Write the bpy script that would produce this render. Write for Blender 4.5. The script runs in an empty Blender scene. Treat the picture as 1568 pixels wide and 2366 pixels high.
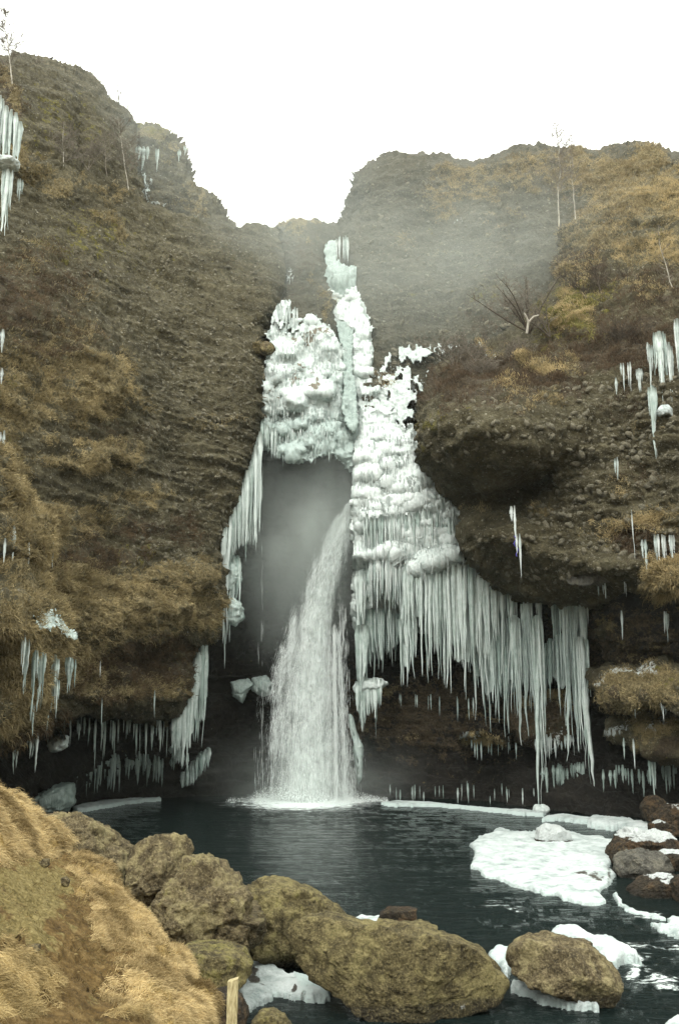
import bpy, math, random
import numpy as np
from mathutils import Vector, Matrix

C = bpy.context.scene
COL = C.collection
R = math.radians
rng = np.random.default_rng(7)
random.seed(7)

# ------------------------------------------------------------------ camera
FPX, CU, CV = 2302.0, 784.0, 1183.0          # photograph measured on a 1568 x 2366 sheet
PITCH = math.atan(417 / FPX)
CAM = np.array([0.0, 0.0, 3.5])
cd = bpy.data.cameras.new('camera'); cam = bpy.data.objects.new('camera', cd); COL.objects.link(cam)
cam.location = CAM; cam.rotation_euler = (R(90) + PITCH, 0, 0)
cd.sensor_fit = 'VERTICAL'; cd.sensor_height = 36; cd.sensor_width = 24; cd.lens = FPX / 2366 * 36
cd.clip_start = 0.1; cd.clip_end = 1000
C.camera = cam

# ------------------------------------------------------------------ sky, sun, exposure
SUN_EL, SUN_AZ = R(48), R(200)
w = bpy.data.worlds.new('World'); C.world = w; w.use_nodes = True
nt = w.node_tree; nt.nodes.clear()
sky = nt.nodes.new('ShaderNodeTexSky'); sky.sky_type = 'NISHITA'; sky.sun_disc = False
sky.sun_elevation = SUN_EL; sky.sun_rotation = SUN_AZ; sky.dust_density = 5; sky.air_density = 1.0
hs = nt.nodes.new('ShaderNodeHueSaturation'); hs.inputs['Saturation'].default_value = 0.10
mx = nt.nodes.new('ShaderNodeMix'); mx.data_type = 'RGBA'; mx.inputs['Factor'].default_value = 0.72
mx.inputs['B'].default_value = (12.9, 13.2, 12.2, 1)     # the cloud layer
bgn = nt.nodes.new('ShaderNodeBackground'); bgn.inputs['Strength'].default_value = 0.115
wo = nt.nodes.new('ShaderNodeOutputWorld')
wc = nt.nodes.new('ShaderNodeTexCoord'); wsp = nt.nodes.new('ShaderNodeSeparateXYZ'); wmr = nt.nodes.new('ShaderNodeMapRange'); wvm = nt.nodes.new('ShaderNodeVectorMath')
wmr.inputs['From Min'].default_value = 0; wmr.inputs['From Max'].default_value = 1; wmr.inputs['To Min'].default_value = 0.62; wmr.inputs['To Max'].default_value = 2.0
wvm.operation = 'SCALE'                                   # an overcast sky is brightest overhead
nt.links.new(wc.outputs['Generated'], wsp.inputs[0]); nt.links.new(wsp.outputs['Z'], wmr.inputs['Value']); nt.links.new(wmr.outputs[0], wvm.inputs['Scale'])
nt.links.new(sky.outputs[0], hs.inputs['Color']); nt.links.new(hs.outputs[0], mx.inputs['A'])
nt.links.new(mx.outputs['Result'], wvm.inputs[0]); nt.links.new(wvm.outputs[0], bgn.inputs['Color']); nt.links.new(bgn.outputs[0], wo.inputs[0])
ld = bpy.data.lights.new('sun', 'SUN'); ld.energy = 0.9; ld.angle = R(25); ld.color = (1, 0.96, 0.88)
sun = bpy.data.objects.new('sun', ld); COL.objects.link(sun)
sdir = Vector((math.sin(SUN_AZ) * math.cos(SUN_EL), math.cos(SUN_AZ) * math.cos(SUN_EL), math.sin(SUN_EL)))
sun.rotation_euler = sdir.to_track_quat('Z', 'Y').to_euler(); sun.location = (0, -20, 60)
C.view_settings.view_transform = 'Standard'; C.view_settings.look = 'None'
C.view_settings.exposure = 0.68; C.view_settings.gamma = 1
C.render.engine = 'CYCLES'
cy = C.cycles
cy.use_denoising = True
try: cy.denoiser = 'OPENIMAGEDENOISE'
except Exception: pass
cy.max_bounces = 6; cy.diffuse_bounces = 3; cy.glossy_bounces = 2; cy.transmission_bounces = 4
cy.transparent_max_bounces = 16; cy.volume_bounces = 2
cy.volume_step_rate = 2.0; cy.volume_max_steps = 64
cy.sample_clamp_indirect = 6
HAZE_ON = True

# ------------------------------------------------------------------ maths helpers
ST, CT = math.sin(PITCH), math.cos(PITCH)
def pix(u, v, Y):
    """point at depth Y seen at sheet position (u, v)"""
    u = np.asarray(u, float); v = np.asarray(v, float); Y = np.asarray(Y, float)
    a = (u - CU) / FPX; b = -(v - CV) / FPX
    dy = CT - b * ST; dz = ST + b * CT
    k = Y / dy
    return np.stack([a * k, Y * np.ones_like(a * k), CAM[2] + dz * k], -1)
def waterY(v, z=0.0):
    b = -(np.asarray(v, float) - CV) / FPX
    return (z - CAM[2]) * (CT - b * ST) / (ST + b * CT)
def m_per_px(Y): return Y / FPX

def _hash(ix, iy, iz, seed):
    h = (ix.astype(np.int64) * 374761393 + iy.astype(np.int64) * 668265263 + iz.astype(np.int64) * 2147483647 + seed * 974711) & 0xffffffff
    h = ((h ^ (h >> 13)) * 1274126177) & 0xffffffff
    h = ((h ^ (h >> 16)) * 2246822519) & 0xffffffff
    return ((h ^ (h >> 15)) & 0xffffff) / float(0xffffff)
def vnoise(p, seed=0):
    p = np.asarray(p, float); i = np.floor(p); f = p - i; f = f * f * f * (f * (f * 6 - 15) + 10)
    i = i.astype(np.int64); r = 0
    for dx in (0, 1):
        for dy in (0, 1):
            for dz in (0, 1):
                wgt = (f[..., 0] if dx else 1 - f[..., 0]) * (f[..., 1] if dy else 1 - f[..., 1]) * (f[..., 2] if dz else 1 - f[..., 2])
                r = r + wgt * _hash(i[..., 0] + dx, i[..., 1] + dy, i[..., 2] + dz, seed)
    return r * 2 - 1
def fbm(p, octaves=4, seed=0, gain=0.5, ridged=False):
    r = 0; a = 1.0; p = np.array(p, float); t = 0
    for o in range(octaves):
        n = vnoise(p, seed + o * 17)
        if ridged: n = 1 - 2 * np.abs(n)
        r = r + a * n; t += a; a *= gain; p = p * 2.03 + 11.7
    return r / t
def worley(p, seed=0):
    p = np.asarray(p, float); i = np.floor(p).astype(np.int64); best = np.full(p.shape[:-1], 9.0)
    for dx in (-1, 0, 1):
        for dy in (-1, 0, 1):
            for dz in (-1, 0, 1):
                c = i + np.array([dx, dy, dz])
                q = [c[..., k] + _hash(c[..., 0], c[..., 1], c[..., 2], seed + 31 * k) for k in range(3)]
                d = sum((q[k] - p[..., k]) ** 2 for k in range(3))
                best = np.minimum(best, d)
    return np.sqrt(best)
def cells(p, seed=0):
    """cell noise with the edge distance (F2-F1) and one random value per cell"""
    p = np.asarray(p, float); i = np.floor(p).astype(np.int64); f1 = np.full(p.shape[:-1], 9.0); f2 = f1.copy(); idv = np.zeros(p.shape[:-1])
    for dx in (-1, 0, 1):
        for dy in (-1, 0, 1):
            for dz in (-1, 0, 1):
                c = i + np.array([dx, dy, dz]); q = [c[..., k] + _hash(c[..., 0], c[..., 1], c[..., 2], seed + 31 * k) for k in range(3)]
                d = sum((q[k] - p[..., k]) ** 2 for k in range(3)); h = _hash(c[..., 0], c[..., 1], c[..., 2], seed + 500)
                closer = d < f1; f2 = np.where(closer, f1, np.minimum(f2, d)); idv = np.where(closer, h, idv); f1 = np.where(closer, d, f1)
    return np.sqrt(f1), np.sqrt(f2) - np.sqrt(f1), idv
def tps(ctrl):
    c = np.array(ctrl, float); xy = c[:, :2] / 1000.0; n = len(c)
    def K(a, b):
        d2 = ((a[..., None, :] - b) ** 2).sum(-1)
        return 0.5 * d2 * np.log(d2 + 1e-12)
    A = np.zeros((n + 3, n + 3)); A[:n, :n] = K(xy, xy) + np.eye(n) * 0.002
    A[:n, n] = 1; A[:n, n + 1:] = xy; A[n, :n] = 1; A[n + 1:, :n] = xy.T
    sol = np.linalg.solve(A, np.r_[c[:, 2], 0, 0, 0])
    def ev(U, V):
        q = np.stack([U, V], -1) / 1000.0; out = sol[n] + q @ sol[n + 1:]
        for k in range(n):
            d2 = ((q - xy[k]) ** 2).sum(-1); out = out + sol[k] * 0.5 * d2 * np.log(d2 + 1e-12)
        return out
    return ev
def seg_dist(U, V, pts, closed=False):
    best = np.full(U.shape, 1e9); n = len(pts)
    for k in range(n if closed else n - 1):
        ax, ay = pts[k]; bx, by = pts[(k + 1) % n]; dx, dy = bx - ax, by - ay
        L = dx * dx + dy * dy + 1e-9
        t = np.clip(((U - ax) * dx + (V - ay) * dy) / L, 0, 1)
        best = np.minimum(best, np.hypot(U - ax - t * dx, V - ay - t * dy))
    return best
def inside(U, V, pts):
    r = np.zeros(U.shape, bool); n = len(pts)
    for k in range(n):
        ax, ay = pts[k]; bx, by = pts[(k + 1) % n]
        if ay == by: continue
        c = ((ay > V) != (by > V)) & (U < (bx - ax) * (V - ay) / (by - ay) + ax)
        r ^= c
    return r
def sdist(U, V, pts):
    d = seg_dist(U, V, pts, True); return np.where(inside(U, V, pts), d, -d)
def sstep(a, b, x):
    t = np.clip((x - a) / (b - a), 0, 1); return t * t * (3 - 2 * t)

# ------------------------------------------------------------------ object helpers
def tag(o, label=None, cat=None, group=None, kind=None):
    if label: o['label'] = label
    if cat: o['category'] = cat
    if group: o['group'] = group
    if kind: o['kind'] = kind
    return o
def mesh_obj(name, verts, faces, mat, parent=None, loc=None, col=None, smooth=True):
    """faces: (n,3) / (n,4) integer array, or a list of such arrays"""
    verts = np.asarray(verts, float)
    fl = faces if isinstance(faces, list) else [faces]
    fl = [np.asarray(f, np.int32) for f in fl if len(f)]
    me = bpy.data.meshes.new(name)
    vv = verts - (np.asarray(loc, float) if loc is not None else 0)
    me.vertices.add(len(vv)); me.vertices.foreach_set('co', vv.astype(np.float32).ravel())
    nl = sum(f.size for f in fl); npoly = sum(len(f) for f in fl)
    me.loops.add(nl); me.loops.foreach_set('vertex_index', np.concatenate([f.ravel() for f in fl]))
    starts = []; s = 0
    for f in fl:
        starts.append(s + np.arange(len(f), dtype=np.int32) * f.shape[1]); s += f.size
    me.polygons.add(npoly); me.polygons.foreach_set('loop_start', np.concatenate(starts).astype(np.int32))
    me.polygons.foreach_set('use_smooth', np.full(npoly, smooth, bool))
    me.update(calc_edges=True)
    if col is not None:
        a = me.attributes.new('mask', 'FLOAT_COLOR', 'POINT'); a.data.foreach_set('color', np.asarray(col, np.float32).ravel())
    me.materials.append(mat)
    o = bpy.data.objects.new(name, me); COL.objects.link(o)
    if loc is not None and parent is None: o.location = tuple(float(x) for x in loc)
    if parent is not None:
        o.parent = parent
        if loc is not None: o.location = tuple(float(a - b) for a, b in zip(loc, parent.location))
    return o
def empty(name, loc):
    o = bpy.data.objects.new(name, None); o.location = tuple(float(x) for x in loc); COL.objects.link(o); return o
class Bag:
    """collects pieces of geometry for one mesh"""
    def __init__(s): s.v = []; s.q = []; s.t = []; s.c = []; s.n = 0
    def add(s, v, q=None, t=None, c=None):
        s.v.append(v)
        if q is not None and len(q): s.q.append(np.asarray(q) + s.n)
        if t is not None and len(t): s.t.append(np.asarray(t) + s.n)
        if c is not None: s.c.append(np.broadcast_to(c, (len(v), 4)))
        s.n += len(v)
    def obj(s, name, mat, parent=None, loc=None, smooth=True):
        f = []
        if s.q: f.append(np.concatenate(s.q))
        if s.t: f.append(np.concatenate(s.t))
        return mesh_obj(name, np.concatenate(s.v), f, mat, parent, loc, np.concatenate(s.c) if s.c else None, smooth)

# ------------------------------------------------------------------ materials
class NB:
    def __init__(s, name):
        s.m = bpy.data.materials.new(name); s.m.use_nodes = True; s.t = s.m.node_tree; s.t.nodes.clear()
        s.out = s.n('ShaderNodeOutputMaterial')
    def n(s, typ, **kw):
        x = s.t.nodes.new(typ)
        for k, val in kw.items():
            if k in x.inputs: x.inputs[k].default_value = val
            else: setattr(x, k, val)
        return x
    def l(s, a, b): s.t.links.new(a, b)
    def coord(s, scale=(1, 1, 1)):
        c = s.n('ShaderNodeTexCoord'); m = s.n('ShaderNodeMapping'); m.inputs['Scale'].default_value = scale
        s.l(c.outputs['Object'], m.inputs['Vector']); return m.outputs[0]
    def noise(s, vec, scale, detail=5, rough=0.6, dist=0.0):
        x = s.n('ShaderNodeTexNoise'); x.inputs['Scale'].default_value = scale; x.inputs['Detail'].default_value = detail
        x.inputs['Roughness'].default_value = rough; x.inputs['Distortion'].default_value = dist
        s.l(vec, x.inputs['Vector']); return x.outputs['Fac']
    def ramp(s, fac, stops):
        x = s.n('ShaderNodeValToRGB'); e = x.color_ramp.elements
        e[0].position = stops[0][0]; e[0].color = (*stops[0][1], 1) if len(stops[0][1]) == 3 else stops[0][1]
        e[1].position = stops[-1][0]; e[1].color = (*stops[-1][1], 1)
        for p, c in stops[1:-1]:
            k = e.new(p); k.color = (*c, 1)
        s.l(fac, x.inputs['Fac']); return x.outputs['Color']
    def math(s, op, a, b=None, c=None, clamp=False):
        x = s.n('ShaderNodeMath'); x.operation = op; x.use_clamp = clamp
        for i, val in enumerate((a, b, c)):
            if val is None: continue
            if isinstance(val, (int, float)): x.inputs[i].default_value = val
            else: s.l(val, x.inputs[i])
        return x.outputs[0]
    def mix(s, fac, a, b):
        x = s.n('ShaderNodeMix'); x.data_type = 'RGBA'
        for nm, val in (('Factor', fac), ('A', a), ('B', b)):
            if isinstance(val, (int, float)): x.inputs[nm].default_value = val
            elif isinstance(val, tuple): x.inputs[nm].default_value = (*val, 1)
            else: s.l(val, x.inputs[nm])
        return x.outputs['Result']
    def step(s, x, a, b):
        m = s.n('ShaderNodeMapRange'); m.interpolation_type = 'SMOOTHSTEP'
        m.inputs['From Min'].default_value = a; m.inputs['From Max'].default_value = b
        s.l(x, m.inputs['Value']); return m.outputs[0]
    def masks(s):
        a = s.n('ShaderNodeAttribute', attribute_name='mask'); sp = s.n('ShaderNodeSeparateColor')
        s.l(a.outputs['Color'], sp.inputs[0]); return sp.outputs[0], sp.outputs[1], sp.outputs[2], a.outputs['Alpha']
    def bsdf(s, color, rough=0.8, normal=None, spec=0.3, **kw):
        b = s.n('ShaderNodeBsdfPrincipled')
        if isinstance(color, tuple): b.inputs['Base Color'].default_value = (*color, 1)
        else: s.l(color, b.inputs['Base Color'])
        if isinstance(rough, (int, float)): b.inputs['Roughness'].default_value = rough
        else: s.l(rough, b.inputs['Roughness'])
        b.inputs['Specular IOR Level'].default_value = spec
        if normal is not None: s.l(normal, b.inputs['Normal'])
        for k, val in kw.items(): b.inputs[k.replace('_', ' ')].default_value = val
        s.l(b.outputs[0], s.out.inputs[0]); return b
    def bump(s, h, strength=0.5, dist=0.1, prev=None):
        b = s.n('ShaderNodeBump'); b.inputs['Strength'].default_value = strength; b.inputs['Distance'].default_value = dist
        s.l(h, b.inputs['Height'])
        if prev is not None: s.l(prev, b.inputs['Normal'])
        return b.outputs[0]

def cliff_material(name, rock=((.018, .015, .007), (.092, .079, .043), (.25, .222, .137)), pebble=7.5, pebc=(.40, .37, .28), wet=0.85, pebble_amt=1.0):
    b = NB(name); P = b.coord()
    flat = b.coord((0.35, 0.35, 2.2))
    big = b.noise(P, 0.45, 4); fine = b.noise(P, 7, 7, .68); st = b.noise(flat, 1.6, 5, .6)
    mid = b.noise(P, 1.9, 6, .65)
    f = b.math('ADD', b.math('MULTIPLY', fine, .42), b.math('ADD', b.math('MULTIPLY', st, .28), b.math('MULTIPLY', b.math('ADD', big, mid), .16)))
    col = b.ramp(f, [(.36, rock[0]), (.52, rock[1]), (.70, rock[2])])
    # pebbles: cells of a few sizes, each stone with its own grey
    hts = []
    for sc, thr, k in ((pebble, .40, .62), (pebble * 2.3, .42, .55)):
        v = b.n('ShaderNodeTexVoronoi'); v.inputs['Scale'].default_value = sc; b.l(P, v.inputs['Vector'])
        sp = b.n('ShaderNodeSeparateColor'); b.l(v.outputs['Color'], sp.inputs[0])
        pick = b.step(sp.outputs[0], k, k + .08)
        rad = b.math('MULTIPLY', sp.outputs[1], thr)
        shp = b.math('MULTIPLY', b.step(b.math('SUBTRACT', rad, v.outputs['Distance']), 0.0, .10), pick)
        shp = b.math('MULTIPLY', shp, pebble_amt)
        tone = b.mix(sp.outputs[2], tuple(.35 * c for c in pebc), pebc)
        col = b.mix(b.math('MULTIPLY', shp, .8), col, tone); hts.append(shp)
    g, h, m, fr = b.masks()
    clump = b.noise(P, 2.6, 5, .65); tuft = b.noise(P, 13, 5, .7)
    jitter = b.math('SUBTRACT', b.math('ADD', b.math('MULTIPLY', clump, .65), b.math('MULTIPLY', tuft, .35)), .5)
    def msk(a, k=3.2): return b.step(b.math('ADD', a, b.math('MULTIPLY', jitter, k)), .42, .62)
    hcol = b.ramp(tuft, [(.3, (.018, .012, .007)), (.5, (.062, .046, .026)), (.72, (.135, .10, .06))])
    col = b.mix(msk(h), col, hcol)
    gcol = b.ramp(tuft, [(.28, (.030, .022, .009)), (.5, (.165, .13, .06)), (.72, (.40, .325, .18))])
    col = b.mix(msk(g), col, gcol)
    mcol = b.ramp(tuft, [(.3, (.05, .045, .008)), (.7, (.21, .185, .045))])
    col = b.mix(msk(m), col, mcol)
    strk = b.noise(b.coord((5, 5, 1.1)), 2.2, 5, .7)
    frm = b.step(b.math('ADD', fr, b.math('MULTIPLY', b.math('SUBTRACT', strk, .5), 2.6)), .55, .72)
    col = b.mix(frm, col, (.66, .71, .69))
    hh = b.math('ADD', b.math('ADD', fine, b.math('MULTIPLY', tuft, .5)), b.math('ADD', b.math('MULTIPLY', hts[0], .35), b.math('MULTIPLY', hts[1], .2)))
    nrm = b.bump(hh, 1.0, .24)
    b.bsdf(col, wet, nrm, .25)
    return b.m
M = {}
M['cliff'] = cliff_material('conglomerate_cliff')
M['cliff_far'] = cliff_material('gravelly_slope', ((.03, .028, .018), (.090, .083, .055), (.19, .17, .125)), 5, (.28, .27, .21))
M['grotto'] = cliff_material('shaded_wet_basalt', ((.005, .0045, .004), (.016, .014, .011), (.040, .034, .025)), 3.0, (.07, .065, .055), .8, .4)  # wet rock, with the shade under the overhangs darkened into its colour

def boulder_material(name, c0, c1, c2, lichen=(.30, .26, .10), la=.5, scale=1.0):
    b = NB(name); P = b.coord()
    fine = b.noise(P, 9 * scale, 8, .7); mid = b.noise(P, 2.2 * scale, 5, .6); big = b.noise(P, .9 * scale, 3)
    col = b.ramp(b.math('ADD', b.math('MULTIPLY', fine, .6), b.math('MULTIPLY', mid, .4)), [(.35, c0), (.5, c1), (.68, c2)])
    lk = b.step(b.math('ADD', mid, b.math('MULTIPLY', fine, .4)), .66, .82)
    col = b.mix(b.math('MULTIPLY', lk, la * .55), col, lichen)
    g, h, m, fr = b.masks()                         # g: damp band, h: rust, m: moss, fr: snow
    col = b.mix(b.step(b.math('ADD', b.math('MULTIPLY', h, .7), b.math('MULTIPLY', b.math('SUBTRACT', fine, .5), 1.6)), .35, .8), col, (.085, .05, .022))
    col = b.mix(b.step(b.math('ADD', m, b.math('MULTIPLY', b.math('SUBTRACT', fine, .5), 3.0)), .3, .9), col, (.175, .155, .050))
    col = b.mix(b.math('MULTIPLY', b.step(b.math('ADD', g, b.math('MULTIPLY', b.math('SUBTRACT', mid, .5), .7)), .35, .6), .75), col, (.018, .015, .011))
    col = b.mix(b.step(b.math('ADD', fr, b.math('MULTIPLY', b.math('SUBTRACT', mid, .5), 2.0)), .45, .6), col, (.62, .66, .65))
    v = b.n('ShaderNodeTexVoronoi'); v.inputs['Scale'].default_value = 13 * scale; b.l(P, v.inputs['Vector'])
    sp = b.n('ShaderNodeSeparateColor'); b.l(v.outputs['Color'], sp.inputs[0])
    pit = b.math('MULTIPLY', b.step(sp.outputs[0], .6, .7), b.math('SUBTRACT', 1.0, b.step(v.outputs['Distance'], .1, .4)))
    hgt = b.math('ADD', b.math('ADD', fine, mid), b.math('MULTIPLY', pit, .35))
    sand = b.noise(P, 38 * scale, 4, .7); col = b.mix(b.math('MULTIPLY', b.step(sand, .5, .66), .35), col, tuple(min(1, 1.5 * c) for c in c2)); col = b.mix(b.math('MULTIPLY', b.step(sand, .5, .34), .5), col, c0)
    b.bsdf(col, .88, b.bump(b.math('ADD', hgt, b.math('MULTIPLY', sand, .3)), 1.0, .10), .2)
    return b.m
M['boulder'] = boulder_material('grey_brown_rock', (.028, .021, .011), (.125, .098, .052), (.29, .24, .14), (.34, .30, .13), .5)
M['boulder_olive'] = boulder_material('olive_lichen_rock', (.026, .021, .010), (.108, .088, .040), (.25, .205, .105), (.30, .265, .10), .5)
M['boulder_dark'] = boulder_material('dark_wet_rock', (.010, .008, .006), (.034, .027, .018), (.10, .078, .05), (.16, .08, .03), .5, 1.5)
M['boulder_grey'] = boulder_material('smooth_grey_rock', (.045, .042, .035), (.11, .105, .088), (.20, .19, .16), (.2, .17, .09), .3, 1.5)
M['stone'] = boulder_material('cliff_stone', (.07, .065, .045), (.17, .155, .11), (.34, .32, .25), (.2, .15, .07), .4, 2)

def ice_material(name, lo, hi, rough=.35, flute=1.0, bumps=.5, sss=0.0):
    b = NB(name); P = b.coord(); V = b.coord((9, 9, .5))
    s = b.noise(V, 1.6, 4, .6); f = b.noise(P, 5, 6, .65); f2 = b.noise(P, 24, 4, .7)
    g, h, m, fr = b.masks()
    x = b.math('ADD', b.math('MULTIPLY', s, .45), b.math('MULTIPLY', f, .55))
    x = b.math('ADD', x, b.math('MULTIPLY', g, .35))
    col = b.ramp(x, [(.34, lo), (.62, hi)])
    col = b.mix(b.step(b.math('ADD', h, b.math('MULTIPLY', b.math('SUBTRACT', f, .5), 1.8)), .45, .65), col, (.13, .11, .075))
    n = b.bump(s, .8 * flute, .08); n = b.bump(b.math('ADD', f, b.math('MULTIPLY', f2, .35)), bumps, .04, n)
    p = b.bsdf(col, rough, n, .5)
    if sss:
        p.inputs['Subsurface Weight'].default_value = sss; p.inputs['Subsurface Radius'].default_value = (.08, .14, .13)
        p.inputs['Subsurface Scale'].default_value = 1.0
    return b.m
M['ice_white'] = ice_material('frosted_ice', (.34, .41, .385), (.59, .635, .615), .55, .7, .9)
M['ice_blue'] = ice_material('pale_green_ice', (.33, .41, .375), (.60, .67, .64), .22, 1.1, .35)
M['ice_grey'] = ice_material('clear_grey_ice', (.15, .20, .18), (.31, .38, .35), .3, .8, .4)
M['ice_dim'] = ice_material('thin_clear_ice', (.28, .36, .33), (.54, .62, .59), .2, 1.0, .3)

def snow_material():
    b = NB('snow_crust'); P = b.coord()
    f = b.noise(P, 3.5, 6, .65); f2 = b.noise(P, 22, 5, .7); g, h, m, fr = b.masks()
    col = b.ramp(f, [(.32, (.22, .27, .26)), (.5, (.45, .50, .49)), (.66, (.57, .61, .60))])
    col = b.mix(b.step(b.math('ADD', h, b.math('SUBTRACT', b.noise(P, 7, 6, .7), .5)), .45, .6), col, (.05, .045, .035))
    col = b.mix(b.step(b.math('ADD', g, b.math('MULTIPLY', b.math('SUBTRACT', f, .5), 1.2)), .4, .75), col, (.42, .50, .48))
    grit = b.step(b.noise(P, 16, 6, .75), .64, .70); col = b.mix(b.math('MULTIPLY', grit, .7), col, (.16, .14, .11))
    b.bsdf(col, .6, b.bump(b.math('ADD', f, b.math('MULTIPLY', f2, .4)), 1.0, .09), .35)
    return b.m
M['snow'] = snow_material()

def water_material():
    b = NB('dark_pool_water'); P = b.coord()
    wv = b.coord((1.0, 2.6, 1)); n1 = b.noise(wv, 1.5, 5, .6, .4); n2 = b.noise(wv, 6, 4, .6, .2)
    g, h, m, fr = b.masks()
    fo = b.noise(b.coord((1, 2.2, 1)), 2.6, 8, .78, .6)
    fm = b.step(b.math('ADD', g, b.math('MULTIPLY', b.math('SUBTRACT', fo, .5), 1.9)), .50, .80)
    base = b.mix(n1, (.003, .006, .006), (.007, .012, .011))
    col = b.mix(fm, base, (.70, .77, .75))
    rg = b.math('ADD', b.math('MULTIPLY', fm, .5), .07)
    n = b.bump(n1, .55, .16); n = b.bump(n2, .5, .035, n)
    p = b.bsdf(col, rg, n, .08); p.inputs['IOR'].default_value = 1.33
    return b.m
M['water'] = water_material()

def fall_material():
    b = NB('falling_water'); b.bsdf((.86, .91, .89), .5, None, .4); return b.m
M['fall'] = fall_material()
def veil_material(amt):
    b = NB('water_veil'); V = b.coord((7, 7, .55)); P = b.coord()
    n = b.math('ADD', b.math('MULTIPLY', b.noise(V, 1.0, 5, .7), .35), b.math('MULTIPLY', b.noise(b.coord((1, 1, .55)), 2.4, 9, .72, .6), .65))
    g, h, m, fr = b.masks()
    a = b.math('MULTIPLY', b.step(n, .38, .64), b.math('MULTIPLY', g, amt))
    d = b.n('ShaderNodeBsdfDiffuse'); d.inputs['Color'].default_value = (.84, .89, .87, 1)
    tl = b.n('ShaderNodeBsdfTranslucent'); tl.inputs['Color'].default_value = (.84, .89, .87, 1)
    ms = b.n('ShaderNodeMixShader'); ms.inputs[0].default_value = .4; b.l(d.outputs[0], ms.inputs[1]); b.l(tl.outputs[0], ms.inputs[2])
    t = b.n('ShaderNodeBsdfTransparent'); m2 = b.n('ShaderNodeMixShader'); b.l(a, m2.inputs[0]); b.l(t.outputs[0], m2.inputs[1]); b.l(ms.outputs[0], m2.inputs[2])
    b.l(m2.outputs[0], b.out.inputs[0]); return b.m
M['veil'] = veil_material(.95)

def blade_material(name, gain=1.0):
    b = NB(name); a = b.n('ShaderNodeAttribute', attribute_name='mask')
    d = b.n('ShaderNodeBsdfPrincipled'); b.l(a.outputs['Color'], d.inputs['Base Color']); d.inputs['Roughness'].default_value = .7
    d.inputs['Specular IOR Level'].default_value = .2
    tl = b.n('ShaderNodeBsdfTranslucent'); b.l(a.outputs['Color'], tl.inputs['Color'])
    ms = b.n('ShaderNodeMixShader'); ms.inputs[0].default_value = .25; b.l(d.outputs[0], ms.inputs[1]); b.l(tl.outputs[0], ms.inputs[2])
    b.l(ms.outputs[0], b.out.inputs[0]); return b.m
M['blade'] = blade_material('dry_grass')
def plain(name, c0, c1, scale=8, rough=.85, stretch=(1, 1, 1), bump=.3):
    b = NB(name); n = b.noise(b.coord(stretch), scale, 6, .65)
    b.bsdf(b.ramp(n, [(.35, c0), (.65, c1)]), rough, b.bump(n, bump, .02), .2); return b.m
M['bark_pale'] = plain('pale_birch_bark', (.22, .20, .16), (.50, .47, .40), 14, .8, (1, 1, .3))
M['bark_dark'] = plain('dark_twigs', (.035, .028, .02), (.10, .08, .06), 12)
M['bark_mid'] = plain('grey_twigs', (.10, .085, .065), (.24, .21, .17), 12)
M['frost_twig'] = plain('frosted_twigs', (.50, .52, .49), (.80, .83, .81), 12)
M['wood'] = plain('weathered_post_wood', (.20, .16, .075), (.46, .40, .23), 7, .8, (8, 8, .8), .6)
M['blue'] = plain('blue_cord', (.06, .05, .30), (.12, .10, .45), 9)
def bank_material():
    b = NB('grassy_bank_soil'); P = b.coord(); g, h, m, fr = b.masks()
    f = b.noise(P, 22, 7, .7); c = b.noise(P, 3.5, 5, .6); st = b.noise(b.coord((1, 1, 1)), 55, 3, .6)
    soil = b.ramp(b.math('ADD', b.math('MULTIPLY', f, .6), b.math('MULTIPLY', c, .4)), [(.34, (.035, .022, .008)), (.5, (.125, .078, .026)), (.68, (.25, .17, .070))])
    olive = b.ramp(f, [(.32, (.06, .046, .016)), (.5, (.18, .140, .052)), (.7, (.33, .27, .125))])
    straw = b.ramp(f, [(.3, (.09, .055, .015)), (.5, (.28, .19, .065)), (.72, (.50, .37, .155))])
    col = b.mix(b.step(b.math('ADD', m, b.math('MULTIPLY', b.math('SUBTRACT', c, .5), 1.6)), .4, .6), soil, olive)
    col = b.mix(b.step(b.math('ADD', g, b.math('MULTIPLY', b.math('SUBTRACT', c, .5), 1.2)), .4, .6), col, straw)
    v = b.n('ShaderNodeTexVoronoi'); v.inputs['Scale'].default_value = 9; b.l(P, v.inputs['Vector'])
    b.bsdf(col, .9, b.bump(b.math('ADD', f, b.math('MULTIPLY', st, .3)), 1.0, .05), .15); return b.m
M['bank'] = bank_material()

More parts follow.
